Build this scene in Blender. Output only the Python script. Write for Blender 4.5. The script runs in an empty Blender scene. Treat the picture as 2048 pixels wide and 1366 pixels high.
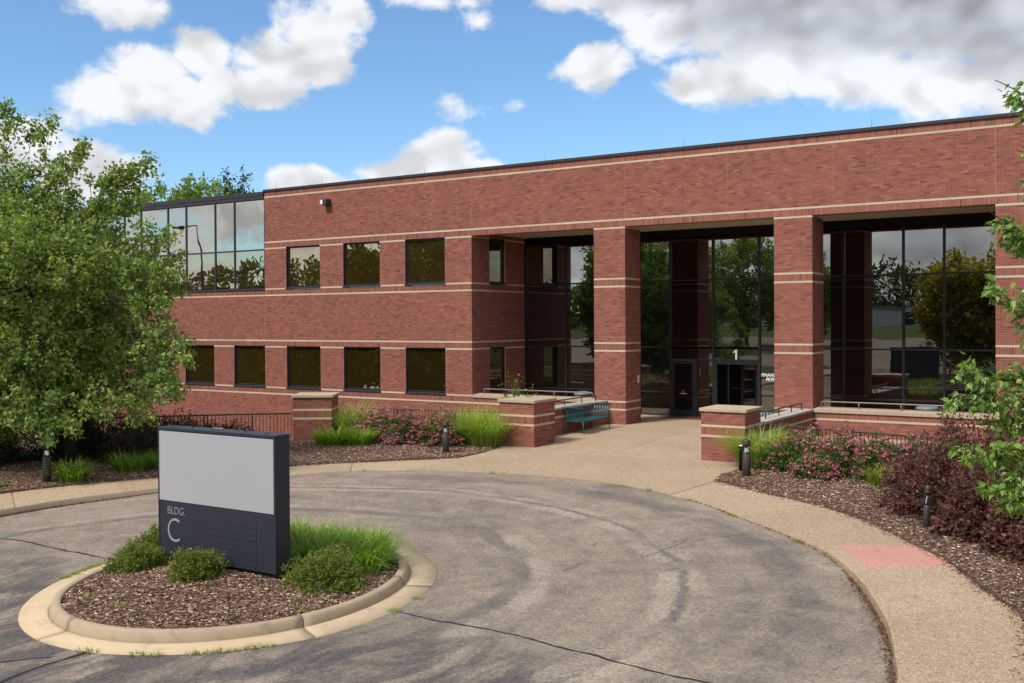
import bpy, math, random
import numpy as np
from mathutils import Matrix, Vector

random.seed(7)
rng = np.random.default_rng(7)
R = math.radians
scene = bpy.context.scene
COL = scene.collection

# ------------------------------------------------------------------ camera
CAM_Z = 3.601
yaw, pitch, roll = 0.56767, -0.008707, -0.00556
fw = Vector((-math.sin(yaw) * math.cos(pitch), math.cos(yaw) * math.cos(pitch), math.sin(pitch)))
r0 = Vector((math.cos(yaw), math.sin(yaw), 0)); u0 = r0.cross(fw)
rt = math.cos(roll) * r0 + math.sin(roll) * u0; up = rt.cross(fw)
cam = bpy.data.cameras.new('camera'); cam_o = bpy.data.objects.new('camera', cam); COL.objects.link(cam_o)
cam.sensor_width = 36; cam.lens = 2049.35 / 2048 * 36; cam.shift_y = -23.2 / 2048
cam.clip_start = 0.1; cam.clip_end = 3000
cam_o.matrix_world = Matrix(((rt.x, up.x, -fw.x, 0), (rt.y, up.y, -fw.y, 0), (rt.z, up.z, -fw.z, CAM_Z), (0, 0, 0, 1)))
scene.camera = cam_o

# ------------------------------------------------------------------ light
SUN_EL = R(50); SUN_AZ = math.atan2(-0.24, -0.75)      # azimuth measured from +Y towards +X
world = bpy.data.worlds.new('World'); scene.world = world; world.use_nodes = True
sun = bpy.data.lights.new('sun', 'SUN'); sun.energy = 2.25; sun.angle = R(14); sun.color = (1.0, 0.95, 0.88)
sun_o = bpy.data.objects.new('sun', sun); COL.objects.link(sun_o)
sdir = Vector((math.sin(SUN_AZ) * math.cos(SUN_EL), math.cos(SUN_AZ) * math.cos(SUN_EL), math.sin(SUN_EL)))
sun_o.rotation_euler = sdir.to_track_quat('Z', 'Y').to_euler()
vs = scene.view_settings
scene.display_settings.display_device = 'sRGB'
vs.view_transform = 'Standard'; vs.look = 'None'; vs.gamma = 1; vs.use_curve_mapping = False; vs.exposure = 0.90
scene.cycles.max_bounces = 6; scene.cycles.diffuse_bounces = 3; scene.cycles.glossy_bounces = 3; scene.cycles.transmission_bounces = 3

class NT:
    def __init__(s, tree): s.t = tree; s.n = tree.nodes; s.l = tree.links
    def new(s, kind, **kw):
        n = s.n.new(kind)
        ins = kw.pop('ins', {})
        for k, v in kw.items(): setattr(n, k, v)
        for k, v in ins.items(): s.set(n.inputs[k], v)
        return n
    def set(s, sock, v):
        if isinstance(v, bpy.types.NodeSocket): s.l.new(v, sock)
        elif isinstance(v, bpy.types.Node): s.l.new(v.outputs[0], sock)
        else:
            if isinstance(v, tuple) and len(v) == 3 and sock.type == 'RGBA': v = v + (1,)
            sock.default_value = v
    def math(s, op, a, b=None, c=None, clamp=False):
        n = s.n.new('ShaderNodeMath'); n.operation = op; n.use_clamp = clamp
        for i, v in enumerate((a, b, c)):
            if v is not None: s.set(n.inputs[i], v)
        return n.outputs[0]
    def vec(s, op, a, b=None):
        n = s.n.new('ShaderNodeVectorMath'); n.operation = op
        s.set(n.inputs[0], a)
        if b is not None: s.set(n.inputs[3 if op == 'SCALE' else 1], b)
        return n.outputs['Value'] if op in ('LENGTH', 'DOT_PRODUCT', 'DISTANCE') else n.outputs[0]
    def mix(s, f, a, b, mode='MIX'):
        n = s.n.new('ShaderNodeMix'); n.data_type = 'RGBA'; n.blend_type = mode
        s.set(n.inputs[0], f); s.set(n.inputs[6], a); s.set(n.inputs[7], b)
        return n.outputs[2]
    def ramp(s, f, stops):
        n = s.n.new('ShaderNodeValToRGB'); s.set(n.inputs[0], f)
        e = n.color_ramp.elements
        while len(e) < len(stops): e.new(0.5)
        for x, (p, c) in zip(e, stops):
            x.position = p; x.color = (c, c, c, 1) if isinstance(c, (int, float)) else tuple(c) + (1,)
        return n.outputs[0]
    def step(s, v, a, b):
        n = s.n.new('ShaderNodeMapRange'); n.interpolation_type = 'SMOOTHSTEP'
        s.set(n.inputs[0], v); n.inputs[1].default_value = a; n.inputs[2].default_value = b
        return n.outputs[0]
    def noise(s, vec, scale, detail=4, rough=0.5, dist=0.0):
        n = s.n.new('ShaderNodeTexNoise'); s.set(n.inputs['Vector'], vec)
        n.inputs['Scale'].default_value = scale; n.inputs['Detail'].default_value = detail
        n.inputs['Roughness'].default_value = rough; n.inputs['Distortion'].default_value = dist
        return n.outputs[0]

# ------------------------------------------------------------------ sky: Nishita and cumulus clouds
def build_world():
    t = NT(world.node_tree); t.n.clear()
    sky = t.new('ShaderNodeTexSky', sky_type='NISHITA', sun_disc=False, sun_elevation=SUN_EL, sun_rotation=SUN_AZ % (2 * math.pi),
                air_density=1.0, dust_density=0.35, ozone_density=2.2, altitude=300)
    d = t.vec('NORMALIZE', t.new('ShaderNodeTexCoord').outputs['Generated'])
    warp = t.n.new('ShaderNodeTexNoise'); t.set(warp.inputs['Vector'], d); warp.inputs['Scale'].default_value = 9; warp.inputs['Detail'].default_value = 2
    wv = t.vec('SCALE', t.vec('SUBTRACT', warp.outputs['Color'], (0.5, 0.5, 0.5)), 0.02)
    dw = t.vec('ADD', d, wv)
    dz = t.vec('MULTIPLY', dw, (1, 1, 1.35))
    n_a = t.noise(dz, 12, 7, 0.56)
    light = t.vec('ADD', dz, (0.010, 0.007, 0.022))
    n_b = t.noise(light, 11, 2.5, 0.5); n_c = t.noise(dz, 11, 2.5, 0.5); n_e = t.noise(dz, 42, 5, 0.6)
    big = t.noise(t.vec('MULTIPLY', d, (1, 1, 2.2)), 4.2, 5, 0.58)
    # cloud bodies seen over the building: (direction, horizontal radius, vertical radius, weight)
    white = [((-0.7892, 0.5818, 0.1966), 0.0410, 0.0301, 1), ((-0.7666, 0.6069, 0.2096), 0.0492, 0.0410, 1), ((-0.7361, 0.6321, 0.2421), 0.0301, 0.0273, 1), ((-0.7526, 0.6286, 0.1960), 0.0383, 0.0301, 1), ((-0.7288, 0.6486, 0.2195), 0.0273, 0.0219, 1), ((-0.7044, 0.6745, 0.2213), 0.0383, 0.0246, 1), ((-0.6850, 0.6872, 0.2420), 0.0465, 0.0383, 1), ((-0.6604, 0.7010, 0.2690), 0.0492, 0.0410, 1), ((-0.6372, 0.7161, 0.2850), 0.0328, 0.0273, 1), ((-0.6627, 0.7098, 0.2390), 0.0328, 0.0273, 1), ((-0.5871, 0.7938, 0.1587), 0.0437, 0.0262, 1.1), ((-0.6189, 0.7723, 0.1430), 0.0519, 0.0175, 1), ((-0.5569, 0.8175, 0.1466), 0.0465, 0.0153, 1), ((-0.5925, 0.7930, 0.1418), 0.0765, 0.0230, 1.1), ((-0.6837, 0.7174, 0.1337), 0.0519, 0.0153, 0.9), ((-0.8052, 0.5773, 0.1351), 0.0601, 0.0273, 0.9), ((-0.8392, 0.5225, 0.1509), 0.0328, 0.0273, 0.8), ((-0.7749, 0.5671, 0.2793), 0.0465, 0.0208, 0.75), ((-0.5361, 0.7967, 0.2790), 0.0262, 0.0175, 0.5), ((-0.5671, 0.7684, 0.2966), 0.0656, 0.0098, 0.5), ((-0.4550, 0.8571, 0.2416), 0.0361, 0.0230, 0.85), ((-0.5737, 0.7922, 0.2081), 0.0219, 0.0153, 0.32), ((-0.5190, 0.8302, 0.2035), 0.0120, 0.0082, 0.25), ((-0.3665, 0.9036, 0.2217), 0.0410, 0.0301, 1), ((-0.3278, 0.9172, 0.2263), 0.0574, 0.0328, 1), ((-0.2725, 0.9339, 0.2313), 0.0711, 0.0273, 1), ((-0.2155, 0.9533, 0.2117), 0.0629, 0.0328, 1), ((-0.1590, 0.9649, 0.2089), 0.0875, 0.0350, 1), ((-0.0969, 0.9718, 0.2148), 0.0875, 0.0465, 1), ((-0.3870, 0.8820, 0.2688), 0.0492, 0.0246, 0.9), ((-0.4700, 0.8317, 0.2954), 0.0601, 0.0137, 0.7)]
    grey = [((-0.3065, 0.9108, 0.2765), 0.1312, 0.0492, 1.2), ((-0.2124, 0.9402, 0.2661), 0.1749, 0.0547, 1.2), ((-0.1107, 0.9586, 0.2624), 0.1749, 0.0601, 1.2), ((-0.3872, 0.8716, 0.3007), 0.1312, 0.0284, 1)]
    def field(blobs):
        out = None
        for c, rh, rv, w in blobs:
            q = t.vec('MULTIPLY', t.vec('SUBTRACT', dw, c), (1 / rh, 1 / rh, 1 / rv))
            m = t.math('MULTIPLY', t.math('SUBTRACT', 1.0, t.vec('LENGTH', q)), w)
            out = m if out is None else t.math('MAXIMUM', out, m)
        return t.math('MAXIMUM', out, -1.0)
    fw_, fg = field(white), field(grey)
    f_all = t.math('MAXIMUM', fw_, fg)
    near = t.math('ADD', f_all, t.math('ADD', t.math('MULTIPLY', t.math('SUBTRACT', n_a, 0.53), 1.9), t.math('MULTIPLY', t.math('SUBTRACT', n_e, 0.5), 0.80)))
    far = t.math('ADD', t.math('MULTIPLY', t.math('SUBTRACT', big, 0.395), 5.5), t.math('MULTIPLY', t.math('SUBTRACT', n_a, 0.5), 2.6))
    w = t.step(t.vec('DOT_PRODUCT', d, (-0.5300, 0.8310, 0.1700)), math.cos(R(44)), math.cos(R(31)))
    f = t.math('ADD', t.math('MULTIPLY', near, w), t.math('MULTIPLY', far, t.math('SUBTRACT', 1.0, w)))
    dens = t.step(f, -0.11, 0.36)
    dens = t.math('MULTIPLY', dens, 0.97)
    # sun side of each billow bright, underside and thick middle grey
    slope = t.math('MULTIPLY', t.math('ADD', t.math('SUBTRACT', n_c, n_b), t.math('MULTIPLY', t.math('SUBTRACT', n_e, 0.5), 0.10)), 1.9)
    thick = t.step(f, 0.3, 1.6)
    greyf = t.math('ADD', t.math('MULTIPLY', t.step(fg, 0.0, 0.8), w), t.math('MULTIPLY', t.math('MULTIPLY', thick, 0.8), t.math('SUBTRACT', 1.0, w)))
    lum = t.math('ADD', 0.88, slope)
    lum = t.math('SUBTRACT', lum, t.math('MULTIPLY', thick, 0.06))
    lum = t.math('MULTIPLY', lum, t.math('SUBTRACT', 1.0, t.math('MULTIPLY', greyf, 0.36)))
    lum = t.math('MINIMUM', t.math('MAXIMUM', lum, t.math('SUBTRACT', 0.68, t.math('MULTIPLY', greyf, 0.34))), 0.93)
    ccol = t.mix(greyf, (0.96, 0.975, 1.0), (0.90, 0.95, 1.04))
    cl = t.vec('SCALE', ccol, lum)
    bg1 = t.new('ShaderNodeBackground', ins={'Color': t.mix(1.0, sky.outputs[0], (0.76, 0.94, 1.06), 'MULTIPLY'), 'Strength': 0.086})
    bg2 = t.new('ShaderNodeBackground', ins={'Color': cl, 'Strength': 0.575})
    ms = t.new('ShaderNodeMixShader', ins={0: dens, 1: bg1, 2: bg2})
    t.l.new(ms.outputs[0], t.new('ShaderNodeOutputWorld').inputs[0])
build_world()

# ------------------------------------------------------------------ materials
M = {}
def base_mat(name):
    m = bpy.data.materials.new(name); m.use_nodes = True
    t = NT(m.node_tree); t.n.clear()
    out = t.new('ShaderNodeOutputMaterial')
    M[name] = m
    return m, t, out
def principled(t, out, col, rough=0.7, metal=0.0, spec=0.4, normal=None):
    b = t.new('ShaderNodeBsdfPrincipled', ins={'Base Color': col, 'Roughness': rough, 'Metallic': metal, 'Specular IOR Level': spec})
    if normal is not None: t.l.new(normal, b.inputs['Normal'])
    t.l.new(b.outputs[0], out.inputs[0])
    return b
def bump(t, h, strength, dist=0.01):
    return t.new('ShaderNodeBump', ins={'Height': h, 'Strength': strength, 'Distance': dist}).outputs[0]
def simple(name, col, rough=0.6, metal=0.0, spec=0.4, var=0.12, scale=6.0, bscale=0, bstr=0.0):
    m, t, out = base_mat(name)
    pos = t.new('ShaderNodeNewGeometry').outputs['Position']
    n = t.noise(pos, scale, 6, 0.6)
    f = t.math('ADD', 1.0 - var, t.math('MULTIPLY', n, 2 * var))
    c = t.vec('SCALE', tuple(col), f)
    principled(t, out, c, rough, metal, spec, bump(t, t.noise(pos, bscale, 3), bstr) if bscale else None)
    return m

def brick_mat(name, single):
    m, t, out = base_mat(name)
    pos = t.new('ShaderNodeNewGeometry').outputs['Position']
    if single: v = t.new('ShaderNodeObjectInfo').outputs['Random']
    else: v = t.new('ShaderNodeAttribute', attribute_name='rnd').outputs['Fac']
    c = t.ramp(v, [(0.0, (0.145, 0.055, 0.046)), (0.10, (0.205, 0.073, 0.057)), (0.45, (0.248, 0.086, 0.063)), (0.85, (0.275, 0.096, 0.069)), (1.0, (0.330, 0.118, 0.081))])
    g = t.noise(pos, 1.1, 5, 0.6)
    g2 = t.noise(pos, 60, 3, 0.6)
    f = t.math('ADD', 0.65, t.math('ADD', t.math('ADD', t.math('MULTIPLY', g, 0.34), t.math('MULTIPLY', t.noise(t.vec('MULTIPLY', pos, (1.6, 1.6, .16)), 1.0, 5, .6), 0.22)), t.math('MULTIPLY', g2, 0.14)))
    principled(t, out, t.vec('SCALE', c, f), 0.85, 0, 0.25, bump(t, t.noise(pos, 140, 2), 0.25, 0.004))
brick_mat('brick_piece', True); brick_mat('brick_mass', False)
simple('joint_seal', (0.36, 0.165, 0.12), 0.9, spec=.1)
simple('mortar', (0.43, 0.245, 0.185), 0.95, spec=.1, var=.18, scale=3)
def stone_mat(name, col, rough=0.85):
    m, t, out = base_mat(name)
    pos = t.new('ShaderNodeNewGeometry').outputs['Position']
    n1 = t.noise(pos, 1.3, 6, 0.62); n2 = t.noise(pos, 35, 4, 0.6)
    f = t.math('ADD', 0.72, t.math('ADD', t.math('MULTIPLY', n1, 0.36), t.math('MULTIPLY', n2, 0.2)))
    v = t.new('ShaderNodeObjectInfo').outputs['Random']
    f = t.math('MULTIPLY', f, t.math('ADD', 0.93, t.math('MULTIPLY', v, 0.14)))
    principled(t, out, t.vec('SCALE', col, f), rough, 0, 0.25, bump(t, n2, 0.25, 0.004))
stone_mat('limestone', (0.52, 0.415, 0.30)); stone_mat('cap_stone', (0.40, 0.325, 0.235)); stone_mat('coping_stone', (0.40, 0.365, 0.325))
stone_mat('rowlock', (0.44, 0.345, 0.25))
simple('metal_bronze', (0.042, 0.038, 0.042), 0.45, 0.3, var=.1)
simple('frame_black', (0.022, 0.022, 0.026), 0.4, 0.2, var=.1)
simple('frame_grey', (0.05, 0.052, 0.062), 0.4, 0.3, var=.08)
simple('spandrel', (0.010, 0.010, 0.011), 0.5, 0.0, spec=.2, var=.1)
simple('soffit', (0.62, 0.54, 0.43), 0.9, var=.1)
simple('roof_sheet', (0.25, 0.25, 0.25), 0.9)
simple('sign_navy', (0.030, 0.034, 0.048), 0.42, 0.15, var=.08, scale=3)
simple('sign_slot', (0.012, 0.013, 0.018), 0.6)
simple('sign_white', (0.36, 0.365, 0.385), 0.35, var=.03, scale=1.5)
simple('letter_grey', (0.27, 0.29, 0.33), 0.5, var=.04)
simple('letter_white', (0.80, 0.80, 0.78), 0.6, var=.02)
simple('logo_red', (0.5, 0.02, 0.02), 0.5, var=.05)
simple('bollard_brown', (0.047, 0.037, 0.034), 0.5, 0.15, var=.2, scale=5)
simple('bollard_groove', (0.012, 0.010, 0.010), 0.6)
simple('reflector', (0.75, 0.77, 0.8), 0.12, 0.95, var=.02)
simple('teal_metal', (0.016, 0.090, 0.095), 0.42, 0.1, var=.2, scale=9)
simple('rail_brown', (0.060, 0.050, 0.047), 0.45, 0.3, var=.15)
simple('rail_taupe', (0.22, 0.175, 0.155), 0.5, 0.2, var=.1)
simple('fence_black', (0.032, 0.024, 0.022), 0.5, 0.2, var=.1)
simple('bin_grey', (0.16, 0.20, 0.22), 0.5, var=.1)
simple('white_plate', (0.72, 0.72, 0.72), 0.5, var=.03)
simple('bark', (0.085, 0.065, 0.05), 0.95, spec=.1, var=.35, scale=14, bscale=40, bstr=.6)
simple('twig', (0.10, 0.072, 0.05), 0.9, spec=.1, var=.3, scale=14)
simple('earth', (0.10, 0.08, 0.06), 0.95, spec=.1, var=.3, scale=2)
simple('retain', (0.28, 0.25, 0.22), 0.95, var=.2)
simple('tar', (0.020, 0.018, 0.018), 0.8, var=.3, scale=20)
simple('dead_leaf', (0.15, 0.075, 0.038), 0.9, var=.4, scale=30)

def glass_mat(name, base, tint, warp, fac, interior=0.0):
    m, t, out = base_mat(name)
    pos = t.new('ShaderNodeNewGeometry').outputs['Position']
    rv = t.new('ShaderNodeObjectInfo').outputs['Random']
    off = t.vec('SCALE', (37.0, 19.0, 53.0), rv)
    p2 = t.vec('ADD', pos, off)
    h = t.noise(p2, 0.55, 2, 0.4)
    nrm = bump(t, h, warp, 0.02)
    dcol = t.vec('SCALE', base, t.math('ADD', 0.6, t.math('MULTIPLY', rv, 0.8)))
    if interior:
        w = t.n.new('ShaderNodeTexWave'); t.set(w.inputs['Vector'], pos); w.inputs['Scale'].default_value = 4.2; w.bands_direction = 'X'
        dcol = t.vec('SCALE', dcol, t.math('ADD', 0.55, t.math('MULTIPLY', w.outputs['Fac'], interior)))
    dif = t.new('ShaderNodeBsdfDiffuse', ins={'Color': dcol})
    glo = t.new('ShaderNodeBsdfGlossy', ins={'Color': tint + (1,), 'Roughness': 0.0})
    t.l.new(nrm, glo.inputs['Normal'])
    fr = t.new('ShaderNodeFresnel', ins={'IOR': 1.5}).outputs[0]
    f = t.math('ADD', fac, t.math('MULTIPLY', fr, 0.5), clamp=True)
    ms = t.new('ShaderNodeMixShader', ins={0: f, 1: dif.outputs[0], 2: glo.outputs[0]})
    t.l.new(ms.outputs[0], out.inputs[0])
glass_mat('glass_amber', (0.062, 0.040, 0.010), (0.80, 0.71, 0.52), 0.10, 0.50, 0.35)
glass_mat('glass_ribbon', (0.02, 0.018, 0.014), (0.78, 0.75, 0.67), 0.42, 0.58)
glass_mat('glass_bronze', (0.03, 0.022, 0.01), (0.74, 0.65, 0.50), 0.30, 0.55)
glass_mat('glass_dark', (0.006, 0.006, 0.006), (0.76, 0.75, 0.72), 0.14, 0.40)
glass_mat('glass_lower', (0.006, 0.006, 0.006), (0.66, 0.65, 0.62), 0.22, 0.30)
glass_mat('glass_door', (0.006, 0.006, 0.007), (0.6, 0.6, 0.6), 0.05, 0.10)

def leaf_mat(name, stops, trans=0.35, rough=0.5, tcol=(0.55, 0.75, 0.12), patch=0.0):
    m, t, out = base_mat(name)
    v = t.new('ShaderNodeAttribute', attribute_name='rnd').outputs['Fac']
    c = t.ramp(v, stops)
    if patch:
        pos = t.new('ShaderNodeNewGeometry').outputs['Position']
        c = t.vec('SCALE', c, t.math('ADD', 1 - patch, t.math('MULTIPLY', t.noise(pos, 1.2, 3), 2 * patch)))
    b = t.new('ShaderNodeBsdfPrincipled', ins={'Base Color': c, 'Roughness': rough, 'Specular IOR Level': 0.35})
    tr = t.new('ShaderNodeBsdfTranslucent', ins={'Color': t.mix(0.5, c, tcol, 'MULTIPLY') if False else t.vec('MULTIPLY', c, (1.3, 1.4, 0.7))})
    ms = t.new('ShaderNodeMixShader', ins={0: trans, 1: b.outputs[0], 2: tr.outputs[0]})
    t.l.new(ms.outputs[0], out.inputs[0])
leaf_mat('leaf_maple', [(0, (0.077, 0.137, 0.033)), (.4, (0.157, 0.245, 0.057)), (.8, (0.269, 0.350, 0.083)), (1, (0.535, 0.526, 0.114))], .35, patch=.22)
leaf_mat('leaf_right', [(0, (0.089, 0.169, 0.037)), (.5, (0.178, 0.293, 0.061)), (.8, (0.314, 0.427, 0.106)), (.93, (0.460, 0.533, 0.209)), (1, (0.800, 0.800, 0.800))], .3, .38, patch=.15)
leaf_mat('leaf_olive', [(0, (0.030, 0.042, 0.010)), (.5, (0.058, 0.080, 0.018)), (1, (0.13, 0.15, 0.028))], .3, patch=.25)
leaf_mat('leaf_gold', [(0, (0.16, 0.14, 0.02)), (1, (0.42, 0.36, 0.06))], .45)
leaf_mat('leaf_pine', [(0, (0.020, 0.040, 0.016)), (1, (0.05, 0.08, 0.03))], .2)
leaf_mat('leaf_bright', [(0, (0.075, 0.140, 0.018)), (1, (0.225, 0.308, 0.052))], .4)
leaf_mat('leaf_yew', [(0, (0.066, 0.109, 0.020)), (.55, (0.155, 0.206, 0.031)), (.88, (0.272, 0.305, 0.040)), (1, (0.516, 0.393, 0.047))], .25)
leaf_mat('leaf_spirea', [(0, (0.039, 0.090, 0.018)), (.6, (0.091, 0.167, 0.036)), (1, (0.224, 0.217, 0.077))], .3)
leaf_mat('leaf_barberry', [(0, (0.057, 0.056, 0.027)), (.45, (0.118, 0.060, 0.046)), (.8, (0.201, 0.068, 0.065)), (1, (0.316, 0.098, 0.086))], .25)
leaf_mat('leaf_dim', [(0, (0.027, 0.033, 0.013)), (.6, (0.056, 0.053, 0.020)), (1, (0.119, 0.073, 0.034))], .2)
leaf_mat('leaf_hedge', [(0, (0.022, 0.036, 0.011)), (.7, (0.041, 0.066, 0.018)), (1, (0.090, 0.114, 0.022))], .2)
leaf_mat('blade_fresh', [(0, (0.064, 0.146, 0.013)), (.6, (0.167, 0.316, 0.028)), (.92, (0.317, 0.446, 0.052)), (1, (0.596, 0.462, 0.138))], .35)
leaf_mat('blade_pale', [(0, (0.132, 0.212, 0.026)), (.6, (0.310, 0.439, 0.066)), (.9, (0.482, 0.590, 0.132)), (1, (0.652, 0.544, 0.211))], .35)
leaf_mat('blade_yellow', [(0, (0.12, 0.19, 0.02)), (1, (0.33, 0.40, 0.05))], .35)
leaf_mat('flower_pink', [(0, (0.363, 0.061, 0.137)), (.55, (0.594, 0.138, 0.252)), (.9, (0.682, 0.275, 0.347)), (1, (0.462, 0.220, 0.168))], .3)
leaf_mat('chip', [(0, (0.113, 0.065, 0.045)), (.5, (0.277, 0.169, 0.118)), (.88, (0.451, 0.298, 0.218)), (1, (0.800, 0.670, 0.517))], .0, .9)
leaf_mat('lawn_blade', [(0, (0.03, 0.07, 0.01)), (1, (0.10, 0.17, 0.03))], .3)

def mulch():
    m, t, out = base_mat('mulch')
    pos = t.new('ShaderNodeNewGeometry').outputs['Position']
    n1 = t.noise(pos, 55, 5, 0.7, 0.6); n2 = t.noise(pos, 1.2, 3)
    c = t.ramp(n1, [(.3, (0.040, 0.025, 0.018)), (.5, (0.105, 0.070, 0.052)), (.62, (0.17, 0.118, 0.088)), (.75, (0.32, 0.24, 0.19))])
    principled(t, out, t.vec('SCALE', c, t.math('ADD', .75, t.math('MULTIPLY', n2, .5))), .95, 0, .1, bump(t, n1, .8, .03))
mulch()
def aggregate():
    m, t, out = base_mat('aggregate')
    pos = t.new('ShaderNodeNewGeometry').outputs['Position']
    v = t.n.new('ShaderNodeTexVoronoi'); t.set(v.inputs['Vector'], pos); v.inputs['Scale'].default_value = 74
    rv = t.new('ShaderNodeSeparateColor', ins={0: v.outputs['Color']}).outputs[0]
    c = t.ramp(rv, [(0, (0.205, 0.142, 0.094)), (.35, (0.335, 0.244, 0.160)), (.75, (0.42, 0.318, 0.216)), (1, (0.55, 0.44, 0.32))])
    n1 = t.noise(pos, .55, 6, .65); n2 = t.noise(pos, 6, 5, .65)
    f = t.math('ADD', .66, t.math('ADD', t.math('MULTIPLY', n1, .42), t.math('MULTIPLY', n2, .28)))
    ob = t.math('ADD', .95, t.math('MULTIPLY', t.new('ShaderNodeObjectInfo').outputs['Random'], .09))
    c = t.vec('SCALE', t.vec('SCALE', c, f), ob)
    stain = t.step(t.noise(pos, 1.7, 5, .6, .8), .60, .74)
    c = t.mix(t.math('MULTIPLY', stain, .35), c, (0.16, 0.125, 0.095))
    principled(t, out, c, .9, 0, .2, bump(t, v.outputs['Distance'], .35, .012))
aggregate()
def concrete(name, col, rust=0.0):
    m, t, out = base_mat(name)
    pos = t.new('ShaderNodeNewGeometry').outputs['Position']
    n1 = t.noise(pos, 1.1, 6, .65); n2 = t.noise(pos, 70, 3, .6); n3 = t.noise(pos, 9, 5, .7)
    f = t.math('ADD', .60, t.math('ADD', t.math('MULTIPLY', n1, .40), t.math('ADD', t.math('MULTIPLY', n2, .22), t.math('MULTIPLY', n3, .2))))
    c = t.vec('SCALE', col, f)
    scuff = t.math('MULTIPLY', t.step(t.noise(pos, 3.6, 6, .72, .6), .54, .70), .40)
    c = t.mix(scuff, c, (0.15, 0.125, 0.10))
    if rust: c = t.mix(t.math('MULTIPLY', t.step(t.noise(pos, 2.3, 5, .7, 1.2), .60, .76), rust), c, (0.27, 0.115, 0.05))
    principled(t, out, c, .9, 0, .2, bump(t, n2, .25, .006))
concrete('gutter_concrete', (0.50, 0.385, 0.255), .55); concrete('curb_concrete', (0.36, 0.285, 0.20), .6)
concrete('red_concrete', (0.47, 0.235, 0.195)); concrete('curb_grey', (0.31, 0.25, 0.185), .25)
ISL = (-11.5, 10.5)
def asphalt(name, detail=True):
    m, t, out = base_mat(name)
    pos = t.new('ShaderNodeNewGeometry').outputs['Position']
    n_big = t.noise(pos, .33, 6, .62, .6); n_mid = t.noise(pos, 1.6, 6, .65, .4); n_fine = t.noise(pos, 22, 5, .75); n_grit = t.noise(pos, 130, 2, .6)
    def cells(sc):
        v = t.n.new('ShaderNodeTexVoronoi'); t.set(v.inputs['Vector'], pos); v.inputs['Scale'].default_value = sc
        return t.new('ShaderNodeSeparateColor', ins={0: v.outputs['Color']}).outputs[0]
    f = t.math('ADD', t.math('MULTIPLY', n_big, .50), t.math('MULTIPLY', n_mid, .50))
    c = t.ramp(f, [(.34, (0.127, 0.104, 0.086)), (.45, (0.193, 0.157, 0.126)), (.54, (0.242, 0.196, 0.154)), (.66, (0.300, 0.243, 0.190))])
    if detail:
        sep = t.new('ShaderNodeSeparateXYZ', ins={0: pos})
        dx = t.math('SUBTRACT', sep.outputs[0], -12.8); dy = t.math('SUBTRACT', sep.outputs[1], 10.9)
        rad = t.math('SQRT', t.math('ADD', t.math('MULTIPLY', dx, dx), t.math('MULTIPLY', dy, dy)))
        rag = t.math('ADD', t.math('MULTIPLY', t.math('SUBTRACT', t.noise(pos, .35, 3, .5), .5), .7), t.math('MULTIPLY', t.math('SUBTRACT', t.noise(pos, 6, 5, .7), .5), .30))
        wob = t.math('ADD', rad, rag)
        ang = t.math('ARCTAN2', dy, dx)
        pol = t.new('ShaderNodeCombineXYZ', ins={0: t.math('MULTIPLY', wob, 3.2), 1: t.math('MULTIPLY', ang, 2.0), 2: 0.0}).outputs[0]
        brush = t.step(t.noise(pol, 1.0, 6, .66, .2), .44, .66)
        c = t.mix(t.math('MULTIPLY', brush, .36), c, (0.118, 0.105, 0.100))
        def ring(r, w): return t.math('SUBTRACT', 1.0, t.step(t.math('ABSOLUTE', t.math('SUBTRACT', wob, r)), w * .4, w))
        brk = t.math('ADD', .25, t.math('MULTIPLY', t.step(t.noise(pos, .8, 4, .6), .38, .56), .75))
        brk2 = t.math('ADD', .15, t.math('MULTIPLY', t.step(t.noise(t.vec('ADD', pos, (31, 7, 3)), .7, 4, .6), .40, .58), .85))
        pale = t.math('MAXIMUM', t.math('MAXIMUM', ring(7.28, .24), t.math('MULTIPLY', ring(7.72, .18), brk)), t.math('MULTIPLY', ring(5.38, .26), brk2))
        c = t.mix(t.math('MULTIPLY', t.math('MULTIPLY', pale, brk2), .62), c, (0.315, 0.262, 0.212))
        dark = t.math('MAXIMUM', t.math('MULTIPLY', ring(5.02, .22), brk), t.math('MAXIMUM', t.math('MULTIPLY', ring(7.5, .10), brk2), t.math('MULTIPLY', ring(9.1, .45), brk2)))
        c = t.mix(t.math('MULTIPLY', dark, .55), c, (0.086, 0.079, 0.080))
        # darker sealed pavement close to the lens, and along the inner side of the walk
        sy = t.math('ADD', sep.outputs[1], t.math('MULTIPLY', t.math('SUBTRACT', t.noise(pos, .8, 5, .6), .5), 2.6))
        smear = t.noise(t.vec('MULTIPLY', pos, (1.6, .55, 1)), .9, 6, .66, .8)
        seal = t.math('MULTIPLY', t.math('SUBTRACT', 1.0, t.step(sy, 9.0, 10.9)), t.step(smear, .40, .58))
        c = t.mix(t.math('MULTIPLY', seal, .80), c, (0.062, 0.058, 0.062))
        nz = t.n.new('ShaderNodeTexNoise'); t.set(nz.inputs['Vector'], pos); nz.inputs['Scale'].default_value = 1.3; nz.inputs['Detail'].default_value = 5
        vv = t.vec('ADD', pos, t.vec('SCALE', nz.outputs['Color'], 1.1))
        vo = t.n.new('ShaderNodeTexVoronoi'); vo.feature = 'DISTANCE_TO_EDGE'; t.set(vo.inputs['Vector'], t.vec('MULTIPLY', vv, (1, 1, 0))); vo.inputs['Scale'].default_value = .42
        cr = t.math('SUBTRACT', 1.0, t.step(vo.outputs['Distance'], .001, .006))
        cr = t.math('MULTIPLY', cr, t.step(t.noise(pos, .5, 3), .42, .54))
        c = t.mix(t.math('MULTIPLY', cr, .45), c, (0.06, 0.052, 0.050))
        spot = t.step(t.noise(pos, 3.2, 3, .5), .68, .76)
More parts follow.
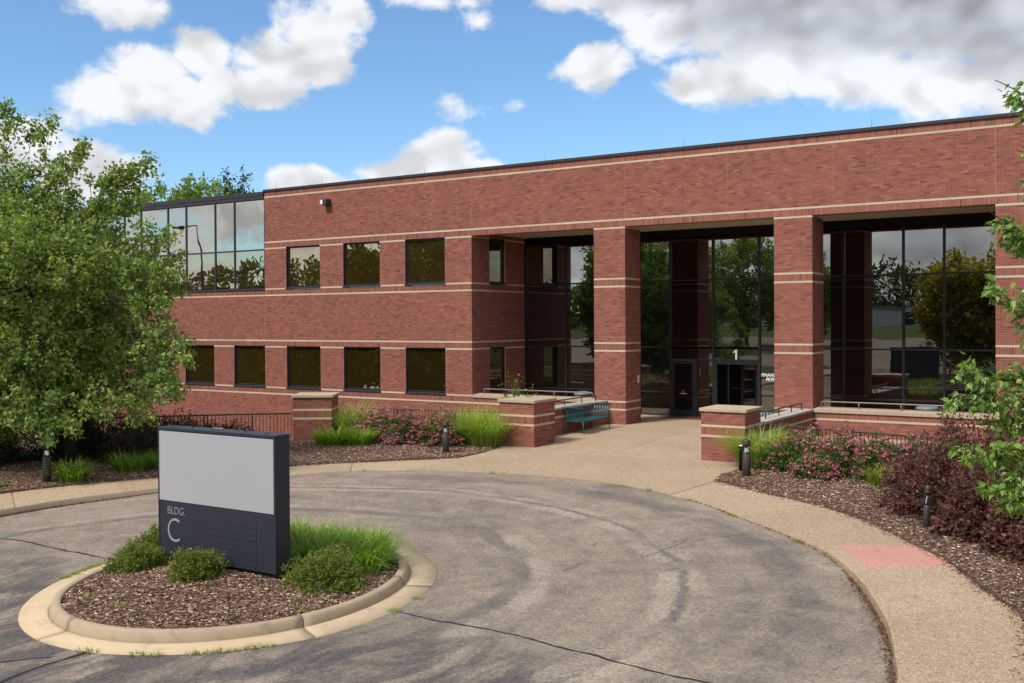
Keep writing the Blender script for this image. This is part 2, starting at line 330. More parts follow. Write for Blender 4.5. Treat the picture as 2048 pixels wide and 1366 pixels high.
        c = t.mix(t.math('MULTIPLY', spot, .35), c, (0.085, 0.078, 0.076))
    g = t.math('ADD', .28, t.math('ADD', t.math('MULTIPLY', cells(68), .66), t.math('ADD', t.math('MULTIPLY', cells(27), .34), t.math('MULTIPLY', n_fine, .62))))
    c = t.vec('SCALE', c, g)
    principled(t, out, c, .9, 0, .2, bump(t, n_grit, .4, .01))
asphalt('asphalt'); asphalt('asphalt_plain', False)
def lawn():
    m, t, out = base_mat('lawn')
    pos = t.new('ShaderNodeNewGeometry').outputs['Position']
    n = t.noise(pos, .3, 5, .6); n2 = t.noise(pos, 30, 4, .7)
    c = t.ramp(t.math('ADD', t.math('MULTIPLY', n, .5), t.math('MULTIPLY', n2, .5)), [(.3, (0.035, 0.065, 0.015)), (.5, (0.07, 0.11, 0.025)), (.7, (0.13, 0.15, 0.045))])
    principled(t, out, c, .95, 0, .1, bump(t, n2, .7, .05))
lawn()

# ------------------------------------------------------------------ mesh helpers
def link(o, parent=None):
    COL.objects.link(o)
    if parent is not None: o.parent = parent
    return o
def tag(o, label=None, cat=None, group=None, kind=None):
    if label: o['label'] = label
    if cat: o['category'] = cat
    if group: o['group'] = group
    if kind: o['kind'] = kind
    return o
def empty(name, loc=(0, 0, 0), rz=0.0, label=None, cat=None, group=None):
    o = bpy.data.objects.new(name, None); COL.objects.link(o); o.location = loc; o.rotation_euler = (0, 0, rz)
    o.empty_display_size = .2
    return tag(o, label, cat, group)
def np_mesh(name, V, F, rnd=None, smooth=False):
    V = np.asarray(V, np.float32); F = np.asarray(F, np.int32); k = F.shape[1]
    me = bpy.data.meshes.new(name)
    me.vertices.add(len(V)); me.vertices.foreach_set('co', V.ravel())
    me.loops.add(F.size); me.loops.foreach_set('vertex_index', F.ravel())
    me.polygons.add(len(F)); me.polygons.foreach_set('loop_start', np.arange(len(F), dtype=np.int32) * k)
    me.polygons.foreach_set('use_smooth', np.full(len(F), bool(smooth)))
    me.update(calc_edges=True)
    if rnd is not None:
        a = me.attributes.new('rnd', 'FLOAT', 'POINT'); a.data.foreach_set('value', np.asarray(rnd, np.float32))
    return me
def mesh_obj(name, me, mat, parent=None, loc=None):
    if mat and not me.materials: me.materials.append(M[mat])
    o = bpy.data.objects.new(name, me); link(o, parent)
    if loc is not None: o.location = loc
    return o
class MB:
    def __init__(s): s.v = []; s.f = []; s.sm = []
    def box(s, x0, x1, y0, y1, z0, z1):
        b = len(s.v)
        s.v += [(x0, y0, z0), (x1, y0, z0), (x1, y1, z0), (x0, y1, z0), (x0, y0, z1), (x1, y0, z1), (x1, y1, z1), (x0, y1, z1)]
        for q in ((0, 3, 2, 1), (4, 5, 6, 7), (0, 1, 5, 4), (1, 2, 6, 5), (2, 3, 7, 6), (3, 0, 4, 7)):
            s.f.append(tuple(b + i for i in q)); s.sm.append(False)
        return s
    def prism(s, poly, z0, z1, top=None):
        b = len(s.v); n = len(poly)
        zt = top or (lambda x, y: z1)
        s.v += [(x, y, z0) for x, y in poly] + [(x, y, zt(x, y)) for x, y in poly]
        s.f.append(tuple(b + i for i in reversed(range(n)))); s.f.append(tuple(b + n + i for i in range(n))); s.sm += [False, False]
        for i in range(n):
            j = (i + 1) % n; s.f.append((b + i, b + j, b + n + j, b + n + i)); s.sm.append(False)
        return s
    def tube(s, pts, rad, n=8, cap=True):
        pts = [Vector(p) for p in pts]
        if isinstance(rad, (int, float)): rad = [rad] * len(pts)
        b = len(s.v); ref = None
        for i, p in enumerate(pts):
            d = (pts[min(i + 1, len(pts) - 1)] - pts[max(i - 1, 0)]).normalized()
            if ref is None: ref = Vector((1, 0, 0)) if abs(d.x) < .8 else Vector((0, 1, 0))
            a = (ref - d * ref.dot(d)).normalized(); ref = a; c = d.cross(a)
            for k in range(n):
                t = 2 * math.pi * k / n
                s.v.append(tuple(p + (a * math.cos(t) + c * math.sin(t)) * rad[i]))
        for i in range(len(pts) - 1):
            for k in range(n):
                k2 = (k + 1) % n
                s.f.append((b + i * n + k, b + i * n + k2, b + (i + 1) * n + k2, b + (i + 1) * n + k)); s.sm.append(True)
        if cap:
            s.f.append(tuple(b + k for k in reversed(range(n)))); e = b + (len(pts) - 1) * n
            s.f.append(tuple(e + k for k in range(n))); s.sm += [False, False]
        return s
    def lathe(s, prof, n=24, c=(0, 0)):
        b = len(s.v)
        for r, z in prof:
            for k in range(n):
                t = 2 * math.pi * k / n; s.v.append((c[0] + r * math.cos(t), c[1] + r * math.sin(t), z))
        for i in range(len(prof) - 1):
            for k in range(n):
                k2 = (k + 1) % n
                s.f.append((b + i * n + k, b + i * n + k2, b + (i + 1) * n + k2, b + (i + 1) * n + k)); s.sm.append(True)
        s.f.append(tuple(b + k for k in reversed(range(n)))); e = b + (len(prof) - 1) * n
        s.f.append(tuple(e + k for k in range(n))); s.sm += [False, False]
        return s
    def mesh(s, name):
        me = bpy.data.meshes.new(name); me.from_pydata(s.v, [], s.f)
        me.polygons.foreach_set('use_smooth', np.array(s.sm, bool)); me.update()
        return me
    def build(s, name, mat, parent=None, loc=None, bev=0.0):
        o = mesh_obj(name, s.mesh(name), mat, parent, loc)
        if bev:
            m = o.modifiers.new('bevel', 'BEVEL'); m.width = bev; m.segments = 2; m.limit_method = 'ANGLE'; m.angle_limit = R(40)
        return o
def scatter(T, F, pos, mats, scale, rnd):
    T = np.asarray(T, float); F = np.asarray(F); n = len(pos); k = len(T)
    V = np.einsum('nij,kj->nki', mats, T) * np.asarray(scale)[:, None, None] + np.asarray(pos)[:, None, :]
    FF = (F[None] + (np.arange(n) * k)[:, None, None]).reshape(-1, F.shape[1])
    return V.reshape(-1, 3), FF, np.repeat(rnd, k)
def rot_mats(n, g, axis=None, spread=1.0):
    """random frames; with axis, local x points along axis plus scatter"""
    x = g.normal(size=(n, 3))
    if axis is not None: x = np.asarray(axis) + x * spread
    x /= np.linalg.norm(x, axis=1)[:, None] + 1e-9
    a = g.normal(size=(n, 3)); a[:, 2] += .9
    z = a - (a * x).sum(1)[:, None] * x; z /= np.linalg.norm(z, axis=1)[:, None] + 1e-9
    y = np.cross(z, x)
    return np.stack([x, y, z], 2)

# ------------------------------------------------------------------ brickwork
C = 0.06773            # one course with its joint
BL = 0.2032            # one brick with its joint
JT = 0.0122
PROUD = 0.006
L_BANDS = [(7, 8), (11, 12), (37, 38), (41, 42), (70, 71), (74, 75), (100, 101), (104, 105), (133, 134)]
S_BANDS = [(8, 11), (38, 41), (71, 74), (101, 104), (134, 137)]
class Bricks:
    """collects bricks as (centre, half length, half height, face angle)"""
    def __init__(s): s.items = []
    def face(s, O, ang, u0, u1, c0, c1, holes=(), lb=L_BANDS, sb=S_BANDS, z0=0.0, stones=None, off=0.0):
        ud = np.array([math.cos(ang), math.sin(ang), 0.]); nd = np.array([math.sin(ang), -math.cos(ang), 0.])
        O = np.asarray(O, float)
        def spans(a, b, ca, cb):
            sp = [(a, b)]
            for h0, h1, hc0, hc1 in holes:
                if hc0 < cb - .01 and hc1 > ca + .01:
                    ns = []
                    for x, y in sp:
                        if h1 <= x or h0 >= y: ns.append((x, y)); continue
                        if h0 > x: ns.append((x, h0))
                        if h1 < y: ns.append((h1, y))
                    sp = ns
            return [q for q in sp if q[1] - q[0] > .02]
        k = c0
        while k < c1 - .01:
            band = next((b for b in lb if b[0] <= k < b[1]), None); sol = next((b for b in sb if b[0] <= k < b[1]), None)
            if band:
                e = min(band[1], c1)
                for a, b in spans(u0, u1, k, e):
                    n = max(1, round((b - a) / (6 * BL)))
                    for i in range(n):
                        p, q = a + (b - a) * i / n, a + (b - a) * (i + 1) / n
                        if stones is not None: stones.append((O + ud * (p + q) / 2 + np.array([0, 0, z0 + (k + e) / 2 * C]), (q - p) - .006, (e - k) * C - .004, ang))
            elif sol:
                e = min(sol[1], c1); w = BL / 3
                for a, b in spans(u0, u1, k, e):
                    n = max(1, round((b - a) / w)); w2 = (b - a) / n
                    for i in range(n):
                        s.items.append((O + ud * (a + w2 * (i + .5)) + np.array([0, 0, z0 + (k + e) / 2 * C]), w2 - JT, (e - k) * C - JT, ang))
            else:
                e = min(k + 1, c1); o = (BL / 2 if int(round(k)) % 2 else 0) + off
                for a, b in spans(u0, u1, k, e):
                    x = math.floor((a - o) / BL) * BL + o
                    while x < b:
                        p, q = max(x, a), min(x + BL, b); x += BL
                        if q - p < .03: continue
                        s.items.append((O + ud * (p + q) / 2 + np.array([0, 0, z0 + (k + e) / 2 * C]), (q - p) - JT * .6, (e - k) * C - JT, ang))
            k = e
    def mass(s, items, name, parent, g):
        n = len(items)
        if not n: return None
        P = np.array([i[0] for i in items]); L = np.array([i[1] for i in items]); H = np.array([i[2] for i in items]); A = np.array([i[3] for i in items])
        ud = np.stack([np.cos(A), np.sin(A), 0 * A], 1); nd = np.stack([np.sin(A), -np.cos(A), 0 * A], 1)
        out = (PROUD * 0 + g.uniform(-.0012, .0012, n))[:, None]
        V = []
        for sx, sz, d in ((-1, -1, 1), (1, -1, 1), (1, 1, 1), (-1, 1, 1), (-1, -1, 0), (1, -1, 0), (1, 1, 0), (-1, 1, 0)):
            V.append(P + ud * (sx * L / 2)[:, None] + np.array([0, 0, 1.]) * (sz * H / 2)[:, None] + nd * (out * d - (1 - d) * (PROUD + .003)))
        V = np.stack(V, 1).reshape(-1, 3)
        Fq = np.array([(0, 1, 2, 3), (0, 4, 5, 1), (1, 5, 6, 2), (2, 6, 7, 3), (3, 7, 4, 0)])
        F = (Fq[None] + (np.arange(n) * 8)[:, None, None]).reshape(-1, 4)
        me = np_mesh(name, V, F, np.repeat(g.random(n), 8))
        return tag(mesh_obj(name, me, 'brick_mass', parent), kind='stuff')
_bm = {}
def brick_piece(item, parent, inv=None):
    p, l, h, ang = item
    key = (round(l, 2), round(h, 2))
    if key not in _bm:
        _bm[key] = MB().box(-l / 2, l / 2, 0, PROUD + .003, -h / 2, h / 2).mesh('brick'); _bm[key].materials.append(M['brick_piece'])
    o = bpy.data.objects.new('brick', _bm[key]); link(o, parent); o.location = p; o.rotation_euler = (0, 0, ang)
    return o
_sm = {}
def stone_piece(st, parent, mat='limestone', name='limestone_block', proud=.004, depth=.03):
    p, l, h, ang = st
    key = (round(l, 3), round(h, 3), mat)
    if key not in _sm:
        _sm[key] = MB().box(-l / 2, l / 2, -proud, depth, -h / 2, h / 2).mesh(name); _sm[key].materials.append(M[mat])
    o = bpy.data.objects.new(name, _sm[key]); link(o, parent); o.location = p; o.rotation_euler = (0, 0, ang)
    return o

# ------------------------------------------------------------------ ground
def zroad(y): 
    s = min(1, max(0, (y - 13.5) / 6.0)); s = s * s * (3 - 2 * s)
    return -0.285 + 0.118 * s
def sheet(name, x0, x1, y0, y1, z, mat, kind='structure'):
    me = bpy.data.meshes.new(name); me.from_pydata([(x0, y0, z), (x1, y0, z), (x1, y1, z), (x0, y1, z)], [], [(0, 1, 2, 3)])
    return tag(mesh_obj(name, me, mat), kind=kind)
gm = MB()
def rise(y): return -.42 + 2.7 * min(1, max(0, (-10 - y) / 85))
for x0, x1, y0, y1 in ((-600, 600, -900, -95), (-600, 600, -95, -10), (-600, 600, -10, 12), (-600, 600, 62, 900), (-600, -75, 12, 62), (45, 600, 12, 62)):
    b = len(gm.v); gm.v += [(x0, y0, rise(y0)), (x1, y0, rise(y0)), (x1, y1, rise(y1)), (x0, y1, rise(y1))]; gm.f.append((b, b + 1, b + 2, b + 3)); gm.sm.append(False)
tag(gm.build('ground', 'lawn'), kind='structure')
sheet('sunken_court', -75, 45, 12, 34, -2.4, 'earth')
lot = MB(); lot.v = [(-95, -60, rise(-60) + .05), (-18, -60, rise(-60) + .05), (-13.5, -9.9, -.30), (-95, -9.9, -.30)]; lot.f = [(0, 1, 2, 3)]; lot.sm = [False]
tag(lot.build('parking_lot', 'asphalt_plain'), kind='structure')
# drive
xs = np.linspace(-21.0, -1.0, 41); ys = np.linspace(-10, 22.6, 67)
V = np.array([(x, y, zroad(y) + .006 * math.sin(x * 1.3 + y) ) for y in ys for x in xs])
nx = len(xs); F = np.array([(j * nx + i, j * nx + i + 1, (j + 1) * nx + i + 1, (j + 1) * nx + i) for j in range(len(ys) - 1) for i in range(nx - 1)])
road = tag(mesh_obj('driveway', np_mesh('driveway', V, F, smooth=True), 'asphalt'), kind='structure')
def ribbon(name, pts, width, z, mat, parent, g, jit=.5):
    """thin uneven strip lying on the drive"""
    P = np.array(pts, float); seg = []
    for a, b in zip(P[:-1], P[1:]):
        n = max(2, int(np.linalg.norm(b - a) / .12))
        for i in range(n): seg.append(a + (b - a) * i / n)
    seg.append(P[-1]); seg = np.array(seg)
    d = np.gradient(seg, axis=0); d /= np.linalg.norm(d, axis=1)[:, None]; nn = np.stack([-d[:, 1], d[:, 0]], 1)
    j = np.cumsum(g.normal(0, .016, len(seg))); j -= np.linspace(0, j[-1], len(seg))
    seg = seg + nn * j[:, None]
    w = width * (1 - jit + 2 * jit * g.random(len(seg)))
    w[0] = w[-1] = .002
    zz = np.array([zroad(y) + .006 * math.sin(x * 1.3 + y) for x, y in seg]) + z
    A = np.column_stack([seg + nn * w[:, None] / 2, zz]); B = np.column_stack([seg - nn * w[:, None] / 2, zz])
    V = np.stack([A, B], 1).reshape(-1, 3); F = np.array([(2 * i + 1, 2 * i + 3, 2 * i + 2, 2 * i) for i in range(len(seg) - 1)])
    return mesh_obj(name, np_mesh(name, V, F), mat, parent)
ribbon('crack', [(-8.71, 10.71), (-8.01, 10.65), (-7.29, 10.64), (-6.52, 10.59), (-5.67, 10.55), (-4.86, 10.45), (-4.2, 10.44), (-2.5, 10.4)], .034, .005, 'tar', road, rng)
ribbon('crack', [(-20, 10.6), (-17.73, 10.58), (-16.98, 10.69), (-16.04, 10.65), (-14.6, 10.62)], .04, .005, 'tar', road, rng)
ribbon('crack', [(-10.78, 7.5), (-10.75, 7.12), (-10.73, 6.74), (-10.5, 5.5)], .05, .005, 'tar', road, rng)
ribbon('crack', [(-10.9, 7.2), (-11.4, 6.6), (-11.7, 6.0)], .025, .005, 'tar', road, rng)
ribbon('crack', [(-6.2, 17.6), (-6.9, 16.4), (-7.2, 14.9), (-8.3, 13.9)], .007, .005, 'tar', road, rng)

# walk: inner edge follows the drive, outer edge the beds
edge = np.array([(-19.2, -10), (-19.6, 4), (-19.85, 9), (-19.83, 11.84), (-19.76, 13.37), (-19.3, 15.25), (-18.75, 16.8), (-18.11, 18.21), (-17.49, 19.35), (-16.72, 19.99), (-15.66, 20.55), (-14.3, 20.98), (-13.16, 21.2), (-11.83, 21.28),
                 (-10.38, 21.0), (-8.38, 20.03), (-6.85, 18.76), (-5.23, 17.34), (-4.5, 16.51), (-3.72, 15.13), (-3.23, 14.01), (-2.88, 13.09), (-2.54, 11.88), (-2.28, 10.6), (-2.0, 7), (-1.9, -10)])
outL = np.array([(-21.4, -10), (-21.6, 4), (-21.72, 9), (-21.72, 11.6), (-21.67, 12.95), (-21.45, 14.1), (-21.18, 14.95), (-20.61, 16.29), (-19.95, 17.8), (-19.21, 19.32), (-18.58, 20.27), (-17.75, 21.21), (-17.45, 21.6), (-16.85, 22.24), (-16.36, 22.93)])
outR = np.array([(-8.83, 22.62), (-7.6, 21.75), (-5.88, 20.65), (-4.79, 19.62), (-3.73, 18.19), (-2.84, 16.91), (-2.19, 15.52), (-1.67, 14.58), (-1.46, 13.94), (-1.2, 12.4), (-1.0, 10.6), (-.6, 7), (-.4, -10)])
def smooth_line(P, step=.22):
    P = np.asarray(P); out = []
    for i in range(len(P) - 1):
        p0, p1, p2, p3 = P[max(i - 1, 0)], P[i], P[i + 1], P[min(i + 2, len(P) - 1)]
        n = max(1, int(np.linalg.norm(p2 - p1) / step))
        for k in range(n):
            t = k / n
            out.append(.5 * ((2 * p1) + (p2 - p0) * t + (2 * p0 - 5 * p1 + 4 * p2 - p3) * t * t + (3 * p1 - p0 - 3 * p2 + p3) * t ** 3))
    out.append(P[-1]); return np.array(out)
E_ = smooth_line(edge); OL = smooth_line(outL); OR = smooth_line(outR)
Z_W = -0.15
def cumlen(P): return np.concatenate([[0], np.cumsum(np.linalg.norm(np.diff(P, axis=0), axis=1))])
def sub(P, a, b):
    s = cumlen(P); q = [np.array([np.interp(a, s, P[:, 0]), np.interp(a, s, P[:, 1])])]
    q += [P[i] for i in range(len(P)) if a + .02 < s[i] < b - .02]
    q.append(np.array([np.interp(b, s, P[:, 0]), np.interp(b, s, P[:, 1])])); return np.array(q)
def nearest_s(P, pt):
    i = np.argmin(((P - np.asarray(pt)) ** 2).sum(1)); return cumlen(P)[i]
pav = empty('pavement'); pav['kind'] = 'structure'
def plaza_z(x, y):
    s = min(1, max(0, (y - 24.5) / 6.5)); return Z_W + .15 * s
def slab(poly, mat='aggregate', name='paving_slab', top=None, bev=.012, parent=pav):
    return MB().prism([tuple(q) for q in poly], -.5, Z_W, top).build(name, mat, parent, bev=bev)
def strip(inner, outer, cuts, red=None):
    """cuts: matching arclengths on both lines; a slab between each pair with an 8 mm joint"""
    for k, ((a, b), (a2, b2)) in enumerate(zip(cuts[:-1], cuts[1:])):
        g_ = .005
        I = sub(inner, a + g_, a2 - g_); O = sub(outer, b + g_, b2 - g_)
        slab(np.vstack([I, O[::-1]]))
# left strip: cut perpendicular-ish
def cut_pairs(inner, outer, pairs): return [(nearest_s(inner, a), nearest_s(outer, b)) for a, b in pairs]
lp = [((-19.2, -10), (-21.4, -10)), ((-19.6, 4), (-21.6, 4)), ((-19.85, 9), (-21.72, 9)), ((-19.8, 12.3), (-21.6, 13.3)), ((-19.5, 14.5), (-21.0, 15.4)), ((-18.95, 16.3), (-20.3, 17.0)), ((-18.1, 18.21), (-19.3, 19.1)), ((-17.3, 19.5), (-18.3, 20.6)), ((-16.2, 20.3), (-16.36, 22.93))]
strip(E_, OL, cut_pairs(E_, OL, lp))
rp = [((-8.9, 20.3), (-8.83, 22.62)), ((-6.85, 18.76), (-5.88, 20.65)), ((-4.86, 16.98), (-3.53, 17.9))]
strip(E_, OR, cut_pairs(E_, OR, rp))
rp2 = [((-4.05, 15.75), (-2.80, 16.78)), ((-3.0, 13.4), (-1.75, 14.7)), ((-2.4, 11.2), (-1.1, 11.4)), ((-2.0, 7), (-.6, 7)), ((-1.9, -10), (-.4, -10))]
strip(E_, OR, cut_pairs(E_, OR, rp2))
# painted tactile panel between two slabs, with the aggregate margin along the drive
a, b = nearest_s(E_, (-4.86, 16.98)), nearest_s(E_, (-4.05, 15.75)); c_, d_ = nearest_s(OR, (-3.53, 17.9)), nearest_s(OR, (-2.80, 16.78))
I = sub(E_, a + .005, b - .005); O = sub(OR, c_ + .005, d_ - .005)
Im = I + (np.array([(-3.53, 17.9)]) - np.array([(-4.86, 16.98)])) * .20
slab(np.vstack([I, Im[::-1]]))
slab(np.vstack([Im + .004, O[::-1]]), 'red_concrete', 'tactile_panel')
# forecourt
ea, eb = nearest_s(E_, (-16.2, 20.3)), nearest_s(E_, (-8.9, 20.3))
PX0, PX1 = -16.92, -9.24
fore = np.vstack([sub(E_, ea + .005, eb - .005), [(-8.85, 22.5)], [(-9.05, 23.4), (-8.98, 24.5), (-9.24, 25.64)]])
fore = np.vstack([fore, [(-9.24, 26.0), (-16.92, 26.0), (-16.6, 25.2), (-16.37, 23.91), (-16.36, 22.93)]])
slab(fore, top=lambda x, y: plaza_z(x, y) if y > 25.9 else Z_W, bev=0)
def plaza_slab(x0, x1, y0, y1):
    MB().prism([(x0, y0), (x1, y0), (x1, y1), (x0, y1)], -.6, 0, plaza_z).build('paving_slab', 'aggregate', pav)
for (x0, x1) in ((-16.92, -13.09), (-13.08, -9.24)):
    for (y0, y1) in ((26.005, 28.5), (28.506, 31.1)): plaza_slab(x0, x1 - .006, y0, y1)
MB().box(-22.3, -4.0, 31.106, 36.0, -.7, 0).build('terrace_slab', 'aggregate', pav)
MB().box(-15.7, -10.46, 34.7, 35.72, 0, .012).build('doorway_paving', 'brick_mass', pav)
# curb face along the left drive
kb = MB(); Lk = sub(E_, nearest_s(E_, (-19.85, 9)), nearest_s(E_, (-17.6, 19.2)))
dk = np.gradient(Lk, axis=0); dk /= np.linalg.norm(dk, axis=1)[:, None]; nk = np.stack([dk[:, 1], -dk[:, 0]], 1)
for z0_, o0 in ((0, 0),):
    top_in = np.column_stack([Lk + nk * .004, np.full(len(Lk), Z_W - .012)]); top_out = np.column_stack([Lk + nk * .02, np.full(len(Lk), Z_W - .03)]); bot = np.column_stack([Lk + nk * .05, np.full(len(Lk), -.4)])
    V = np.stack([top_in, top_out, bot], 1).reshape(-1, 3)
    F = np.array([(3 * i + j, 3 * i + j + 1, 3 * i + j + 4, 3 * i + j + 3) for i in range(len(Lk) - 1) for j in range(2)])
    mesh_obj('curb_face', np_mesh('curb_face', V, F, smooth=True), 'curb_grey', pav)

# beds
def in_poly(P, poly):
    x, y = P[:, 0], P[:, 1]; c = np.zeros(len(P), bool); n = len(poly)
    for i in range(n):
        x1, y1 = poly[i]; x2, y2 = poly[(i + 1) % n]
        if y1 == y2: continue
        c ^= ((y1 > y) != (y2 > y)) & (x < (x2 - x1) * (y - y1) / (y2 - y1) + x1)
    return c
def bed_z(x, y): return -.100 + .018 * np.sin(x * .9 + 1) * np.sin(y * 1.1) 
bedL = np.vstack([OL, [(-16.37, 23.91), (-16.60, 25.2), (-16.8, 25.75), (-16.95, 26.95), (-18.45, 26.95), (-20.8, 26.5), (-22.99, 25.7), (-23.3, 24.8), (-23.05, 23.45), (-24.98, 21.69), (-26.9, 19.69), (-28.5, 17), (-29.6, 14), (-30, 9), (-30, -10)]])
bedR = np.vstack([[(-9.24, 26.95), (-9.20, 25.6), (-8.98, 24.5), (-9.05, 23.4)], OR, [(9, -10), (9, 14), (5, 20), (-1.2, 23.9), (-4.84, 26.2), (-8.15, 27.0)]])
def bed(name, poly, g, nchips, region, size):
    import bmesh
    bm = bmesh.new()
    vs_ = [bm.verts.new((x, y, float(bed_z(x, y)) - .02)) for x, y in poly]
    f = bm.faces.new(vs_); 
    ex = bmesh.ops.extrude_edge_only(bm, edges=list(bm.edges))
    for v in ex['geom']:
        if isinstance(v, bmesh.types.BMVert): v.co.z = -2.5
    bmesh.ops.triangulate(bm, faces=[f])
    me = bpy.data.meshes.new(name); bm.to_mesh(me); bm.free()
    o = tag(mesh_obj(name, me, 'mulch'), kind='structure')
    x0, x1, y0, y1 = region; P = np.column_stack([g.uniform(x0, x1, nchips * 4), g.uniform(y0, y1, nchips * 4)])
    P = P[in_poly(P, poly)][:nchips]
    chips(o, P, bed_z(P[:, 0], P[:, 1]) - .01, g, size)
    return o
CHIP_T = [(-.5, -.16, 0), (.5, -.10, .0), (.45, .14, .05), (-.4, .15, .03)]; CHIP_F = [(0, 1, 2, 3)]
def chips(parent, P, z, g, size):
    n = len(P); m = rot_mats(n, g, np.column_stack([g.normal(size=(n, 2)), np.zeros(n)]), .12)
    V, F, r = scatter(CHIP_T, CHIP_F, np.column_stack([P, z + g.uniform(0, .022, n)]), m, g.uniform(.5, 1.5, n) * size, g.random(n) ** 1.5)
    tag(mesh_obj('bark_chips', np_mesh('bark_chips', V, F, r), 'chip', parent), kind='stuff')
bed('mulch_bed', bedL, rng, 60000, (-26, -16.2, 12, 26.5), .042)
bed('mulch_bed', bedR, rng, 80000, (-9.3, 2.5, 8, 26.5), .042)
sheet('lawn_edge', -30, -22.3, -9.9, 13.6, -.078, 'lawn')

def spill(parent, line, n, side, g):
    sl = cumlen(line); t = g.uniform(0, sl[-1], n); x, y = np.interp(t, sl, line[:, 0]), np.interp(t, sl, line[:, 1])
    d = np.column_stack([np.interp(t + .05, sl, line[:, 0]) - x, np.interp(t + .05, sl, line[:, 1]) - y]); d /= np.linalg.norm(d, axis=1)[:, None] + 1e-9
    o = (g.exponential(.06, n) - .03) * side
    chips(parent, np.column_stack([x - d[:, 1] * o, y + d[:, 0] * o]), np.full(n, Z_W + .004), g, .04)
beds = [o for o in COL.objects if o.name.startswith('mulch_bed')]
spill(beds[0], sub(OL, nearest_s(OL, (-21.72, 11.6)), cumlen(OL)[-1]), 1500, -1, rng); spill(beds[1], sub(OR, 0, nearest_s(OR, (-1.0, 10.6))), 2600, -1, rng)
# island: gutter pan, curb, mulch
def isl_r(th, k):
    a = (3.053, -.075, .165, -.188, -.161) if k else (2.426, .022, .034, -.169, -.109)
    return a[0] + a[1] * np.cos(th) + a[2] * np.sin(th) + a[3] * np.cos(2 * th) + a[4] * np.sin(2 * th)
def ring_part(name, a0, a1, prof, mat, parent, bev=0):
    n = max(4, int((a1 - a0) / (2 * math.pi) * 120)); th = np.linspace(a0, a1, n); V = []
    for w, z in prof:
        r = isl_r(th, 0) + (isl_r(th, 1) - isl_r(th, 0)) * w
        V.append(np.column_stack([ISL[0] + r * np.cos(th), ISL[1] + r * np.sin(th), np.full(n, z)]))
    V = np.stack(V, 1); m = len(prof); F = [(i * m + j, i * m + (j + 1) % m, (i + 1) * m + (j + 1) % m, (i + 1) * m + j) for i in range(n - 1) for j in range(m)]
    me = MB(); me.v = [tuple(q) for q in V.reshape(-1, 3)]; me.f = [tuple(q[::-1]) for q in F] + [tuple(range(m)), tuple(reversed(range((n - 1) * m, n * m)))]; me.sm = [True] * len(F) + [False, False]
    o = me.build(name, mat, parent); 
    return o
island = empty('traffic_island', (0, 0, 0)); island['kind'] = 'structure'
joints = [-2.86, -1.62, -.42, .55, 1.6, 2.5]
for i, a0 in enumerate(joints):
    a1 = joints[(i + 1) % len(joints)] + (2 * math.pi if i == len(joints) - 1 else 0)
    ring_part('curb', a0 + .0025, a1 - .0025, [(0.0, -.45), (0.0, -.135), (.03, -.120), (.17, -.124), (.225, -.145), (.285, -.24), (.30, -.45)], 'curb_concrete', island)
    ring_part('gutter_pan', a0 + .0025, a1 - .0025, [(.292, -.45), (.292, -.252), (.36, -.262), (1.0, -.272), (1.0, -.45)], 'gutter_concrete', island)
th = np.linspace(0, 2 * math.pi, 90, endpoint=False); rr = isl_r(th, 0)
V = [(ISL[0], ISL[1], -.075)]; F = []
for k, s in enumerate((.35, .7, 1.0)):
    V += [(ISL[0] + s * r * math.cos(t), ISL[1] + s * r * math.sin(t), (-.085, -.115, -.165)[k]) for r, t in zip(rr, th)]
mb = MB(); mb.v = V; n = 90
mb.f = [(0, 1 + i, 1 + (i + 1) % n) for i in range(n)] + [(1 + k * n + i, 1 + (k + 1) * n + i, 1 + (k + 1) * n + (i + 1) % n, 1 + k * n + (i + 1) % n) for k in range(2) for i in range(n)]
mb.sm = [True] * len(mb.f); mulch_i = mb.build('mulch', 'mulch', island)
q = rng.random(40000) ** .5; a = rng.uniform(0, 2 * math.pi, 40000); rr = isl_r(a, 0) * q * .99
chips(island, np.column_stack([ISL[0] + rr * np.cos(a), ISL[1] + rr * np.sin(a)]), -.08 - .09 * q ** 2 + .01, rng, .042)

# retaining edge of the sunken court
rw = MB()
for pts in ([(-30, 9), (-29.6, 14), (-28.5, 17), (-26.9, 19.75), (-24.98, 21.75), (-23.4, 24.9), (-22.99, 25.8), (-20.8, 26.6), (-18.45, 27.05), (-16.95, 27.05)], [(-9.2, 27.05), (-8.15, 27.1), (-4.84, 26.3), (-1.2, 24.0), (5, 20.1)]):
    for (x0, y0), (x1, y1) in zip(pts[:-1], pts[1:]):
        d = Vector((x1 - x0, y1 - y0, 0)).normalized(); nn = Vector((-d.y, d.x, 0)) * .15
        rw.prism([(x0, y0), (x1, y1), (x1 + nn.x, y1 + nn.y), (x0 + nn.x, y0 + nn.y)], -2.5, -.17)
tag(rw.build('retaining_wall', 'retain'), kind='structure')

